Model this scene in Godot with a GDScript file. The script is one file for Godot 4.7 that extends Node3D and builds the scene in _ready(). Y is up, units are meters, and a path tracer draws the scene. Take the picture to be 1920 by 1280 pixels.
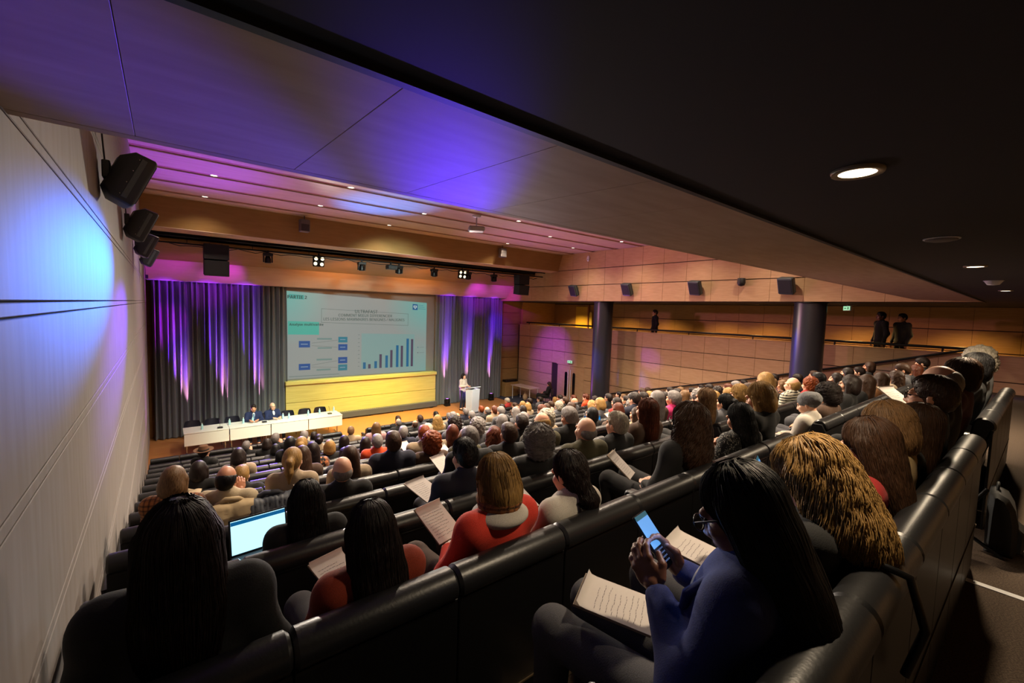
extends Node3D
# A lecture hall seen from the back: raked black leather rows with an audience, a lit stage, wood panelled walls.
# Axes: x along the stage, y up (0 = stage floor), -z towards the stage.

const EYE := Vector3(0, 4.72, 0)
const RAIL_Z := [-0.27, -1.35, -2.35, -3.35, -4.35, -5.35, -6.35, -7.35, -8.35, -9.35, -10.35, -11.35, -12.35, -13.35]
const RAIL_Y := [4.0, 3.75, 3.495, 3.23, 2.96, 2.69, 2.425, 2.175, 1.935, 1.71, 1.48, 1.26, 1.045, 0.85]
const ORDINAL := ["back", "second-to-last", "third-to-last", "fourth-to-last", "tenth", "ninth", "eighth", "seventh", "sixth", "fifth", "fourth", "third", "second", "front"]
const COUNTED := ["first", "second", "third", "fourth", "fifth", "sixth", "seventh", "eighth", "ninth", "tenth", "eleventh", "twelfth", "thirteenth", "fourteenth", "fifteenth", "sixteenth", "seventeenth", "eighteenth", "nineteenth", "twentieth", "twenty-first", "twenty-second", "twenty-third", "twenty-fourth"]

var taken := {}
var M := {}
var rng := RandomNumberGenerator.new()


# ---------------------------------------------------------------- mesh building
class Geo:
	var v := PackedVector3Array()
	var n := PackedVector3Array()
	var t := PackedVector2Array()
	var i := PackedInt32Array()

	func tri(a: Vector3, b: Vector3, c: Vector3, nn: Vector3, ta := Vector2.ZERO, tb := Vector2.ZERO, tc := Vector2.ZERO) -> void:
		var k := v.size()
		v.append(a); v.append(b); v.append(c)
		n.append(nn); n.append(nn); n.append(nn)
		t.append(ta); t.append(tb); t.append(tc)
		i.append(k)
		if (b - a).cross(c - a).dot(nn) > 0.0:
			i.append(k + 2); i.append(k + 1)
		else:
			i.append(k + 1); i.append(k + 2)

	func quad(a: Vector3, b: Vector3, c: Vector3, d: Vector3, away: Vector3) -> void:
		var nn := (b - a).cross(c - a)
		if nn.length_squared() < 1e-16:
			nn = (c - a).cross(d - a)
		nn = nn.normalized()
		if nn.dot((a + c) * 0.5 - away) < 0.0:
			nn = -nn
		var k := v.size()
		v.append(a); v.append(b); v.append(c); v.append(d)
		for q in 4: n.append(nn)
		t.append(Vector2(0, 0)); t.append(Vector2(1, 0)); t.append(Vector2(1, 1)); t.append(Vector2(0, 1))
		if (b - a).cross(c - a).dot(nn) > 0.0:
			i.append_array(PackedInt32Array([k, k + 2, k + 1, k, k + 3, k + 2]))
		else:
			i.append_array(PackedInt32Array([k, k + 1, k + 2, k, k + 2, k + 3]))

	func box(c: Vector3, s: Vector3, bevel := 0.0, b := Basis()) -> Geo:
		var h := s * 0.5
		var e := minf(bevel, minf(h.x, minf(h.y, h.z)) * 0.95)
		var p := {}
		for sx in [-1, 1]:
			for sy in [-1, 1]:
				for sz in [-1, 1]:
					var g := Vector3(sx, sy, sz)
					for a in 3:
						var q := Vector3(g.x * (h.x - e), g.y * (h.y - e), g.z * (h.z - e))
						q[a] = g[a] * h[a]
						p[[sx, sy, sz, a]] = c + b * q
		for a in 3:
			var u := (a + 1) % 3
			var w := (a + 2) % 3
			for s1 in [-1, 1]:
				var f := []
				for m in [[-1, -1], [1, -1], [1, 1], [-1, 1]]:
					var g := [0, 0, 0]
					g[a] = s1; g[u] = m[0]; g[w] = m[1]
					f.append(p[[g[0], g[1], g[2], a]])
				quad(f[0], f[1], f[2], f[3], c)
				if e > 0.0:
					for s2 in [-1, 1]:
						var k := [0, 0, 0]
						k[a] = s1; k[u] = s2
						var k1 := k.duplicate(); k1[w] = -1
						var k2 := k.duplicate(); k2[w] = 1
						quad(p[[k1[0], k1[1], k1[2], a]], p[[k2[0], k2[1], k2[2], a]], p[[k2[0], k2[1], k2[2], u]], p[[k1[0], k1[1], k1[2], u]], c)
		if e > 0.0:
			for sx in [-1, 1]:
				for sy in [-1, 1]:
					for sz in [-1, 1]:
						var x: Vector3 = p[[sx, sy, sz, 0]]
						var y: Vector3 = p[[sx, sy, sz, 1]]
						var z: Vector3 = p[[sx, sy, sz, 2]]
						tri(x, y, z, (b * Vector3(sx, sy, sz)).normalized())
		return self

	# a grid of nu x nv cells through f(u, v); smooth; out = +1 or -1 picks the outer side, 0 = by signed volume
	func surf(nu: int, nv: int, f: Callable, out := 0) -> Geo:
		var k := v.size()
		var w := nv + 1
		for a in nu + 1:
			for c in nv + 1:
				v.append(f.call(float(a) / nu, float(c) / nv))
				t.append(Vector2(float(a) / nu, float(c) / nv))
		var nn := PackedVector3Array()
		nn.resize((nu + 1) * w)
		var volume := 0.0
		var mid := Vector3.ZERO
		for a in (nu + 1) * w: mid += v[k + a]
		mid /= (nu + 1) * w
		for a in nu:
			for c in nv:
				var p0 := v[k + a * w + c]
				var p1 := v[k + (a + 1) * w + c]
				var p2 := v[k + (a + 1) * w + c + 1]
				var p3 := v[k + a * w + c + 1]
				var g := (p2 - p0).cross(p3 - p1)
				volume += g.dot(p0 - mid)
				nn[a * w + c] += g; nn[(a + 1) * w + c] += g; nn[(a + 1) * w + c + 1] += g; nn[a * w + c + 1] += g
		var sgn := 1.0 if (out > 0 or (out == 0 and volume > 0.0)) else -1.0
		# join seams
		for c in w:
			if v[k + c].distance_squared_to(v[k + nu * w + c]) < 1e-10:
				var s := nn[c] + nn[nu * w + c]
				nn[c] = s; nn[nu * w + c] = s
		for end in [0, nv]:
			var same := true
			for a in nu:
				if v[k + a * w + end].distance_squared_to(v[k + (a + 1) * w + end]) > 1e-10: same = false
			if same:
				var s := Vector3.ZERO
				for a in nu + 1: s += nn[a * w + end]
				for a in nu + 1: nn[a * w + end] = s
		for a in (nu + 1) * w:
			n.append((nn[a] * sgn).normalized())
		for a in nu:
			for c in nv:
				var q := k + a * w + c
				if sgn > 0.0:
					i.append_array(PackedInt32Array([q, q + w + 1, q + w, q, q + 1, q + w + 1]))
				else:
					i.append_array(PackedInt32Array([q, q + w, q + w + 1, q, q + w + 1, q + 1]))
		return self

	# a closed (z, y) profile drawn out along x between x0 and x1, its ends drawn in by e
	func drawn(prof: PackedVector2Array, x0: float, x1: float, e := 0.0, sharp := 0.7) -> Geo:
		var m := prof.size()
		var area := 0.0
		for a in m: area += prof[a].cross(prof[(a + 1) % m])
		var sg := 1.0 if area > 0.0 else -1.0
		var en := []
		for a in m:
			var d := (prof[(a + 1) % m] - prof[a]).normalized()
			en.append(Vector2(d.y, -d.x) * sg)
		var ins := PackedVector2Array()
		for a in m:
			var nn: Vector2 = (en[(a + m - 1) % m] + en[a]).normalized()
			ins.append(prof[a] - nn * e)
		var rings := [[x0, ins], [x0 + e, prof], [x1 - e, prof], [x1, ins]] if e > 0.0 else [[x0, prof], [x1, prof]]
		for r in rings.size() - 1:
			var ra: Array = rings[r]
			var rb: Array = rings[r + 1]
			var lean := 0.0
			if e > 0.0: lean = -0.7 if r == 0 else (0.7 if r == 2 else 0.0)
			for a in m:
				var b := (a + 1) % m
				var na: Vector2 = en[a]
				var nb: Vector2 = en[a]
				var before: Vector2 = en[(a + m - 1) % m]
				var after: Vector2 = en[b]
				if before.dot(en[a]) > sharp: na = (before + en[a]).normalized()
				if after.dot(en[a]) > sharp: nb = (after + en[a]).normalized()
				var k := v.size()
				var pa: Vector2 = ra[1][a]
				var pb: Vector2 = ra[1][b]
				var pc: Vector2 = rb[1][b]
				var pd: Vector2 = rb[1][a]
				var A := Vector3(ra[0], pa.y, pa.x)
				var B := Vector3(ra[0], pb.y, pb.x)
				var C := Vector3(rb[0], pc.y, pc.x)
				var D := Vector3(rb[0], pd.y, pd.x)
				v.append_array(PackedVector3Array([A, B, C, D]))
				var n1 := Vector3(lean, na.y, na.x).normalized()
				var n2 := Vector3(lean, nb.y, nb.x).normalized()
				n.append_array(PackedVector3Array([n1, n2, n2, n1]))
				t.append_array(PackedVector2Array([Vector2(A.x, float(a) / m), Vector2(B.x, float(a + 1) / m), Vector2(C.x, float(a + 1) / m), Vector2(D.x, float(a) / m)]))
				if (B - A).cross(C - A).dot(n1) > 0.0:
					i.append_array(PackedInt32Array([k, k + 2, k + 1, k, k + 3, k + 2]))
				else:
					i.append_array(PackedInt32Array([k, k + 1, k + 2, k, k + 2, k + 3]))
		for end in 2:
			var pr: PackedVector2Array = rings[0][1] if end == 0 else rings[-1][1]
			var x: float = x0 if end == 0 else x1
			var ids := Geometry2D.triangulate_polygon(pr)
			for q in range(0, ids.size(), 3):
				var a := pr[ids[q]]
				var b := pr[ids[q + 1]]
				var c := pr[ids[q + 2]]
				tri(Vector3(x, a.y, a.x), Vector3(x, b.y, b.x), Vector3(x, c.y, c.x), Vector3(-1 if end == 0 else 1, 0, 0))
		return self

	# turned shape: points (radius, height) about the y axis of b at c
	func lathe(pts: PackedVector2Array, seg := 20, c := Vector3.ZERO, b := Basis()) -> Geo:
		var m := pts.size() - 1
		var k0 := v.size()
		surf(seg, m, func(u: float, w: float) -> Vector3:
			var p := pts[int(round(w * m))]
			var an := u * TAU
			if u > 0.9999: an = 0.0
			return c + b * Vector3(cos(an) * p.x, p.y, sin(an) * p.x))
		return self

	func tube(path: PackedVector3Array, r0: float, r1: float, seg := 8, cap := true) -> Geo:
		var m := path.size() - 1
		var fr := []
		var up := Vector3.UP
		if absf((path[1] - path[0]).normalized().dot(up)) > 0.9: up = Vector3.RIGHT
		for a in m + 1:
			var d := (path[mini(a + 1, m)] - path[maxi(a - 1, 0)]).normalized()
			var s := d.cross(up).normalized()
			up = s.cross(d).normalized()
			fr.append([s, up])
		var rows := m + (2 if cap else 0)
		surf(seg, rows, func(u: float, w: float) -> Vector3:
			var q := int(round(w * rows))
			var at := q
			var r := 1.0
			if cap:
				at = clampi(q - 1, 0, m)
				if q == 0 or q == rows: r = 0.0
			var rad := lerpf(r0, r1, float(at) / m) * r
			var an := u * TAU
			if u > 0.9999: an = 0.0
			return path[at] + (fr[at][0] * cos(an) + fr[at][1] * sin(an)) * rad)
		return self

	func ball(c: Vector3, r: Vector3, seg := 16, b := Basis()) -> Geo:
		return surf(seg, seg / 2, func(u: float, w: float) -> Vector3:
			var an := u * TAU
			if u > 0.9999: an = 0.0
			var ph := w * PI
			var s := sin(ph)
			if w < 0.0001 or w > 0.9999: s = 0.0
			return c + b * Vector3(cos(an) * s * r.x, cos(ph) * r.y, sin(an) * s * r.z))

	func add(g: Geo, x := Transform3D()) -> Geo:
		var k := v.size()
		var flip := x.basis.determinant() < 0.0
		v.append_array(x * g.v)
		var nb := x.basis.inverse().transposed()
		for q in g.n: n.append((nb * q).normalized())
		t.append_array(g.t)
		for q in range(0, g.i.size(), 3):
			i.append(k + g.i[q])
			i.append(k + g.i[q + (2 if flip else 1)])
			i.append(k + g.i[q + (1 if flip else 2)])
		return self

	func mesh() -> ArrayMesh:
		var a := []
		a.resize(Mesh.ARRAY_MAX)
		a[Mesh.ARRAY_VERTEX] = v
		a[Mesh.ARRAY_NORMAL] = n
		a[Mesh.ARRAY_TEX_UV] = t
		a[Mesh.ARRAY_INDEX] = i
		var m := ArrayMesh.new()
		m.add_surface_from_arrays(Mesh.PRIMITIVE_TRIANGLES, a)
		return m


func numbered(called: String) -> String:
	if not taken.has(called):
		taken[called] = 0
		return called
	taken[called] += 1
	return "%s_%03d" % [called, taken[called]]


func obj(called: String, g, m: Material, parent: Node3D = null) -> MeshInstance3D:
	var o := MeshInstance3D.new()
	o.mesh = g.mesh() if g is Geo else g
	o.material_override = m
	if parent:
		o.name = called
		parent.add_child(o, true)
	else:
		o.name = numbered(called)
		add_child(o, true)
	return o


func thing(called: String, label: String, category: String, at := Vector3.ZERO, turn := 0.0, group := "") -> Node3D:
	var o := Node3D.new()
	o.name = numbered(called)
	add_child(o, true)
	o.position = at
	o.rotation.y = turn
	tag(o, label, category, group)
	return o


func tag(o: Node3D, label: String, category: String, group := "") -> Node3D:
	o.set_meta("label", label)
	o.set_meta("category", category)
	if group: o.set_meta("group", group)
	return o


func built(called: String, label := "", at := Vector3.ZERO) -> Node3D:
	var o := Node3D.new()
	o.name = numbered(called)
	add_child(o, true)
	o.position = at
	o.set_meta("kind", "structure")
	if label: o.set_meta("label", label)
	return o


func struct(called: String, g, m: Material, label := "") -> MeshInstance3D:
	var o := obj(called, g, m)
	o.set_meta("kind", "structure")
	if label: o.set_meta("label", label)
	return o


func B(c: Vector3, s: Vector3, e := 0.0) -> Geo:
	return Geo.new().box(c, s, e)


func span(x0: float, x1: float, y0: float, y1: float, z0: float, z1: float, e := 0.0) -> Geo:
	return Geo.new().box(Vector3(x0 + x1, y0 + y1, z0 + z1) * 0.5, Vector3(absf(x1 - x0), absf(y1 - y0), absf(z1 - z0)), e)


func dup(root: Node3D, at: Vector3, turn: float, label := "", group := "") -> Node3D:
	var r: Node3D = root.duplicate()
	var stem: String = str(root.name).split("_0")[0]
	r.name = numbered(stem)
	add_child(r, true)
	r.position = at
	r.rotation.y = turn
	if label: r.set_meta("label", label)
	if group: r.set_meta("group", group)
	return r


# ---------------------------------------------------------------- materials
func mat(key: String, c: Color, rough := 0.7, metal := 0.0) -> StandardMaterial3D:
	if M.has(key): return M[key]
	var m := StandardMaterial3D.new()
	m.resource_name = key
	m.albedo_color = c
	m.roughness = rough
	m.metallic = metal
	M[key] = m
	return m


func glow(key: String, c: Color, power: float) -> StandardMaterial3D:
	if M.has(key): return M[key]
	var m := mat(key, Color(0.05, 0.05, 0.05), 0.5)
	m.emission_enabled = true
	m.emission = c
	m.emission_energy_multiplier = power
	return m


func noise_image(w: int, h: int, freq: float, seed_: int, octaves := 4) -> Image:
	var f := FastNoiseLite.new()
	f.seed = seed_
	f.noise_type = FastNoiseLite.TYPE_SIMPLEX_SMOOTH
	f.frequency = freq
	f.fractal_octaves = octaves
	var im := f.get_seamless_image(w, h)
	im.convert(Image.FORMAT_RGB8)
	return im


func tint_image(im: Image, lo: Color, hi: Color) -> Image:
	var w := im.get_width()
	var h := im.get_height()
	var out := Image.create(w, h, false, Image.FORMAT_RGB8)
	for y in h:
		for x in w:
			out.set_pixel(x, y, lo.lerp(hi, im.get_pixel(x, y).r))
	return out


func textured(key: String, im: Image, scale: Vector3, rough: float, tint := Color.WHITE, in_world := true) -> StandardMaterial3D:
	var m := mat(key, tint, rough)
	m.albedo_texture = ImageTexture.create_from_image(im)
	m.uv1_triplanar = true
	m.uv1_world_triplanar = in_world
	m.uv1_scale = scale
	m.metallic_specular = 0.25
	return m


func make_materials() -> void:
	# plywood: long fine grain over broad soft patches
	var fine := noise_image(256, 256, 0.03, 3, 5)
	var grain := tint_image(fine, Color(0.92, 0.90, 0.88), Color(1.0, 1.0, 1.0))
	textured("ply wall", grain, Vector3(0.25, 2.2, 0.25), 0.65, Color(0.74, 0.61, 0.47))
	textured("ply left", grain, Vector3(1.3, 0.16, 1.3), 0.7, Color(0.57, 0.55, 0.54))
	textured("ply soffit", grain, Vector3(0.25, 1.0, 1.1), 0.6, Color(0.70, 0.60, 0.50))
	textured("ply ceiling", grain, Vector3(0.12, 1.0, 1.0), 0.55, Color(0.78, 0.70, 0.63))
	textured("ply gold", grain, Vector3(0.15, 1.2, 0.8), 0.5, Color(0.62, 0.49, 0.31))
	textured("ply gallery", grain, Vector3(0.25, 2.2, 0.25), 0.5, Color(0.68, 0.53, 0.34))
	textured("valance", grain, Vector3(0.1, 1.0, 1.0), 0.55, Color(0.78, 0.68, 0.60))
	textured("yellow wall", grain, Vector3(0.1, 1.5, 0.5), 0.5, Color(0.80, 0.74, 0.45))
	textured("stage floor", grain, Vector3(0.15, 1.0, 1.6), 0.45, Color(0.72, 0.50, 0.30))
	mat("slot", Color(0.58, 0.38, 0.20), 0.7)
	mat("groove", Color(0.16, 0.10, 0.07), 0.8)
	mat("dark ceiling", Color(0.04, 0.035, 0.045), 0.8)
	mat("void", Color(0.10, 0.10, 0.14), 0.8)
	var speck := tint_image(noise_image(256, 256, 0.12, 9, 4), Color(0.55, 0.55, 0.55), Color(1.0, 1.0, 1.0))
	textured("carpet", speck, Vector3(3, 3, 3), 0.95, Color(0.42, 0.36, 0.31))
	textured("blue carpet", speck, Vector3(3, 3, 3), 0.95, Color(0.34, 0.36, 0.42))
	# leather
	var l := mat("leather", Color(0.105, 0.105, 0.11), 0.36)
	var nt := FastNoiseLite.new()
	nt.noise_type = FastNoiseLite.TYPE_CELLULAR
	nt.frequency = 0.06
	nt.seed = 5
	var im := nt.get_seamless_image(256, 256)
	im.convert(Image.FORMAT_RGB8)
	im.bump_map_to_normal_map(1.2)
	l.normal_enabled = true
	l.normal_texture = ImageTexture.create_from_image(im)
	l.normal_scale = 0.35
	l.uv1_triplanar = true
	l.uv1_world_triplanar = true
	l.uv1_scale = Vector3(5, 5, 5)
	mat("seat shell", Color(0.055, 0.055, 0.06), 0.4)
	mat("seat trim", Color(0.40, 0.34, 0.26), 0.4, 0.6)
	mat("black metal", Color(0.05, 0.05, 0.055), 0.45, 0.3)
	mat("speaker", Color(0.19, 0.225, 0.235), 0.5)
	mat("speaker dark", Color(0.06, 0.06, 0.075), 0.6)
	mat("grille", Color(0.09, 0.09, 0.11), 0.8)
	mat("column", Color(0.20, 0.20, 0.23), 0.33, 0.35)
	mat("chrome", Color(0.7, 0.7, 0.72), 0.25, 1.0)
	mat("white paint", Color(0.82, 0.82, 0.82), 0.5)
	mat("table white", Color(0.80, 0.80, 0.77), 0.5)
	mat("grey cloth", Color(0.46, 0.46, 0.47), 0.9)
	mat("navy plastic", Color(0.09, 0.10, 0.16), 0.5)
	mat("radiator", Color(0.30, 0.31, 0.33), 0.5)
	mat("paper", Color(0.76, 0.73, 0.71), 0.8)
	mat("card", Color(0.55, 0.48, 0.40), 0.8)
	mat("device", Color(0.04, 0.04, 0.045), 0.35)
	mat("laptop", Color(0.20, 0.21, 0.23), 0.4, 0.4)
	mat("ink", Color(0.30, 0.28, 0.32), 0.8)
	var g := mat("glass", Color(0.75, 0.8, 0.85, 0.25), 0.05)
	g.transparency = BaseMaterial3D.TRANSPARENCY_ALPHA
	var cur := mat("curtain", Color(0.38, 0.39, 0.40), 0.85)
	cur.rim_enabled = true
	cur.rim = 0.2


# ---------------------------------------------------------------- light
func spot(called: String, at: Vector3, to: Vector3, c: Color, power: float, angle: float, soft := 0.05, edge := 1.0) -> SpotLight3D:
	var l := SpotLight3D.new()
	l.name = numbered(called)
	add_child(l)
	l.position = at
	var d := (to - at).normalized()
	l.look_at_from_position(at, to, Vector3.RIGHT if absf(d.y) > 0.95 else Vector3.UP)
	l.light_color = c
	l.light_energy = power
	l.spot_angle = angle
	l.spot_angle_attenuation = edge
	l.spot_range = 60.0
	l.spot_attenuation = 2.0
	l.light_size = soft
	l.shadow_enabled = true
	return l


func omni(called: String, at: Vector3, c: Color, power: float, soft := 0.05) -> OmniLight3D:
	var l := OmniLight3D.new()
	l.name = numbered(called)
	add_child(l)
	l.position = at
	l.light_color = c
	l.light_energy = power
	l.omni_range = 60.0
	l.omni_attenuation = 2.0
	l.light_size = soft
	l.shadow_enabled = true
	return l


func area(called: String, at: Vector3, to: Vector3, c: Color, power: float, w: float, h: float) -> AreaLight3D:
	var l := AreaLight3D.new()
	l.name = numbered(called)
	add_child(l)
	l.look_at_from_position(at, to, Vector3.UP)
	l.light_color = c
	l.light_energy = power
	l.area_size = Vector2(w, h)
	l.area_range = 60.0
	l.shadow_enabled = true
	return l


func camera_and_light() -> void:
	var yaw := deg_to_rad(38.942)
	var pitch := deg_to_rad(-3.9945)
	var roll := deg_to_rad(1.7648)
	var fwd := Vector3(sin(yaw) * cos(pitch), sin(pitch), -cos(yaw) * cos(pitch))
	var right := Vector3(cos(yaw), 0, sin(yaw))
	var up := right.cross(fwd)
	var cam := Camera3D.new()
	cam.name = "camera"
	add_child(cam)
	cam.transform = Transform3D(Basis(right * cos(roll) + up * sin(roll), up * cos(roll) - right * sin(roll), -fwd), EYE)
	cam.fov = 76.27
	cam.near = 0.05
	cam.far = 100.0
	cam.current = true
	var e := Environment.new()
	e.background_mode = Environment.BG_COLOR
	e.background_color = Color.BLACK
	e.tonemap_mode = Environment.TONE_MAPPER_LINEAR
	e.tonemap_exposure = 0.88
	e.sdfgi_enabled = true
	e.ssao_enabled = true
	e.ssil_enabled = true
	var w := WorldEnvironment.new()
	w.name = "world"
	w.environment = e
	add_child(w)

	var purple := Color(0.42, 0.16, 1.0)
	var magenta := Color(0.85, 0.12, 1.0)
	var blue := Color(0.05, 0.35, 1.0)
	var cyan := Color(0.12, 0.62, 1.0)
	var warm := Color(1.0, 0.72, 0.38)
	var yellow := Color(1.0, 0.80, 0.10)
	var white := Color(1.0, 0.95, 0.85)
	# yellow wash on the wall under the screen and the stage boards, from the moving heads on the bar
	for x in [5.53, 6.93, 8.4]:
		spot("stage_wash", Vector3(x, 5.92, -15.4), Vector3(x * 1.3 - 2.1, 0.6, -18.5), Color(0.80, 0.86, 0.05), 25, 24, 0.1)
	spot("stage_wash", Vector3(6.9, 5.9, -15.2), Vector3(7.4, 0, -16.2), Color(1.0, 0.74, 0.20), 85, 36, 0.1)
	# white front light on the table and the lectern
	spot("front_light", Vector3(3.3, 7.2, -9.9), Vector3(2.8, 0.7, -16.2), Color(0.93, 1.0, 0.86), 110, 14, 0.1)
	spot("front_light", Vector3(8.2, 7.2, -9.9), Vector3(11.1, 1.2, -16.8), Color(1.0, 0.94, 0.84), 110, 6, 0.1)
	spot("front_light", Vector3(5.7, 7.25, -11.1), Vector3(7.0, 0.8, -17.5), Color(0.90, 1.0, 0.95), 78, 44, 0.15)
	# curtain uplights: a violet beam, its white heart and the spill that reaches the ceiling
	for u in [[0.72, 0.0], [1.85, 0.0], [2.95, 0.0], [10.80, 1.0], [12.05, 1.0], [13.45, 1.0]]:
		var lean: float = -0.5 if u[1] < 0.5 else 0.0
		var from := Vector3(u[0], 0.42, -18.28)
		spot("curtain_beam", from, Vector3(u[0] + lean * 1.1, 5.0, -18.74), Color(0.45, 0.10, 1.0), 260, 8, 0.02)
		spot("curtain_core", from, Vector3(u[0] + lean * 0.4, 2.4, -18.66), Color(1.0, 0.66, 0.84), 60, 8, 0.02)
		spot("uplight_spill", from + Vector3(0, 0, 0.2), Vector3(u[0] * 0.9 + 0.7, 7.3, -7.5), Color(0.85, 0.45, 0.95), 22, 30, 0.05)
	spot("curtain_beam", Vector3(2.61, 5.95, -15.4), Vector3(-0.1, 3.9, -18.6), magenta, 60, 10, 0.05)
	spot("curtain_beam", Vector3(11.32, 5.95, -15.4), Vector3(14.2, 3.9, -18.6), Color(0.4, 0.1, 1.0), 50, 10, 0.05)
	# valance: magenta at both ends, amber between
	for q in [[2.61, -0.1], [2.61, 1.7], [11.32, 12.2], [11.32, 13.9]]:
		spot("valance_wash", Vector3(q[0], 5.96, -15.4), Vector3(q[1], 5.50, -17.9), Color(0.78, 0.14, 1.0), 30, 17, 0.1)
	for x in [5.53, 8.4]:
		spot("valance_wash", Vector3(x, 5.96, -15.4), Vector3(x + (0.3 if x > 7.0 else -0.3), 5.55, -17.9), Color(1.0, 0.62, 0.22), 9, 42, 0.1)
	# colour on the house: left wall, ceiling, soffit and right wall
	spot("house_beam", Vector3(2.61, 5.95, -15.3), Vector3(-0.37, 4.85, -4.2), Color(0.0, 0.40, 0.95), 850, 3.2, 0.05)
	spot("house_beam", Vector3(2.61, 5.95, -15.3), Vector3(-0.37, 4.2, -6.5), Color(0.40, 0.13, 1.0), 330, 4.6, 0.05)
	spot("house_beam", Vector3(10.8, 0.45, -18.05), Vector3(0.12, 5.27, -1.78), Color(0.25, 0.10, 1.0), 900, 1.3, 0.05)
	spot("house_beam", Vector3(12.05, 0.45, -18.05), Vector3(0.2, 5.27, -1.5), Color(0.52, 0.34, 0.95), 260, 4.5, 0.05)
	spot("house_beam", Vector3(10.8, 0.45, -18.05), Vector3(1.02, 5.27, -1.8), Color(0.3, 0.1, 1.0), 560, 1.2, 0.05)
	spot("house_beam", Vector3(1.9, 0.42, -18.0), Vector3(0.4, 7.32, -10.6), Color(0.5, 0.12, 1.0), 120, 12, 0.05)
	spot("house_beam", Vector3(3.0, 0.42, -18.0), Vector3(4.5, 7.32, -10.9), Color(0.04, 0.50, 1.0), 420, 8, 0.05)
	spot("house_beam", Vector3(11.32, 5.95, -15.3), Vector3(15.8, 2.4, -16.2), Color(0.55, 0.14, 1.0), 60, 18, 0.05)
	spot("house_beam", Vector3(8.4, 5.95, -15.3), Vector3(15.8, 2.9, -10.4), Color(0.5, 0.12, 1.0), 90, 3.6, 0.05)
	spot("house_beam", Vector3(8.4, 5.95, -15.3), Vector3(14.3, 2.6, -12.0), blue, 160, 5.5, 0.05)
	spot("house_beam", Vector3(11.32, 5.95, -15.3), Vector3(14.3, 3.3, -4.4), Color(0.15, 0.2, 1.0), 170, 6.0, 0.05)
	spot("house_wash", Vector3(5.53, 5.95, -15.3), Vector3(15.0, 4.4, -8.0), Color(0.95, 0.62, 0.80), 44, 34, 0.08)
	spot("house_wash", Vector3(8.4, 5.95, -15.3), Vector3(15.0, 5.2, -4.0), Color(1.0, 0.74, 0.68), 34, 26, 0.08)
	# violet wash along the left rows, and a soft neutral wash over soffit and house from the stage lip
	spot("house_wash", Vector3(2.61, 5.95, -15.3), Vector3(2.3, 2.4, -7.5), Color(0.40, 0.22, 1.0), 130, 15, 0.06)
	spot("house_wash", Vector3(12.05, 0.45, -18.05), Vector3(4.5, 5.3, -1.8), Color(1.0, 0.84, 0.74), 75, 15, 0.1)
	spot("house_wash", Vector3(13.45, 0.45, -18.05), Vector3(1.0, 5.3, -1.8), Color(0.95, 0.86, 0.90), 50, 8, 0.1)


func downlight(at: Vector3, label: String, group: String, power: float, angle: float, c: Color, r := 0.05, shine := 3.0) -> void:
	var t := thing("downlight", label, "lamp", at, 0.0, group)
	obj("rim", Geo.new().lathe(PackedVector2Array([Vector2(r, 0.02), Vector2(r, -0.006), Vector2(r * 1.35, -0.008), Vector2(r * 1.4, 0.0), Vector2(r * 1.4, 0.02)]), 20), mat("lamp rim", Color(0.5, 0.45, 0.36), 0.4, 0.5), t)
	obj("lamp_face", Geo.new().lathe(PackedVector2Array([Vector2(0, -0.004), Vector2(r, -0.004), Vector2(r, 0.004), Vector2(0, 0.004)]), 20), glow("lamp glow %d %d" % [int(shine * 10), int(c.b * 100)], c, shine), t)
	if power > 0.0:
		spot("downlight_light", at + Vector3(0, -0.03, 0), at + Vector3(0, -3, 0.001), c, power, angle, r)


# ---------------------------------------------------------------- the room
func panels_x(parent: Node3D, x: float, thick: float, bands: Array, z0: float, z1: float, w: float, m: Material, skip := Rect2()) -> void:
	# panels on a wall across x: bands of [y0, y1] cut every w along z
	var shapes := {}
	var count := int(ceil(absf(z1 - z0) / w))
	for b in bands:
		var h: float = b[1] - b[0]
		var key := "%.3f" % h
		if not shapes.has(key):
			shapes[key] = B(Vector3.ZERO, Vector3(absf(thick), h, w - 0.006), 0.003).mesh()
		for k in count:
			var zc := z0 + w * (k + 0.5)
			if skip.size.x > 0.0 and skip.has_point(Vector2(zc, (b[0] + b[1]) * 0.5)): continue
			var o := obj("panel", shapes[key], m, parent)
			o.position = Vector3(x + thick * 0.5, (b[0] + b[1]) * 0.5, zc)


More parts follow.
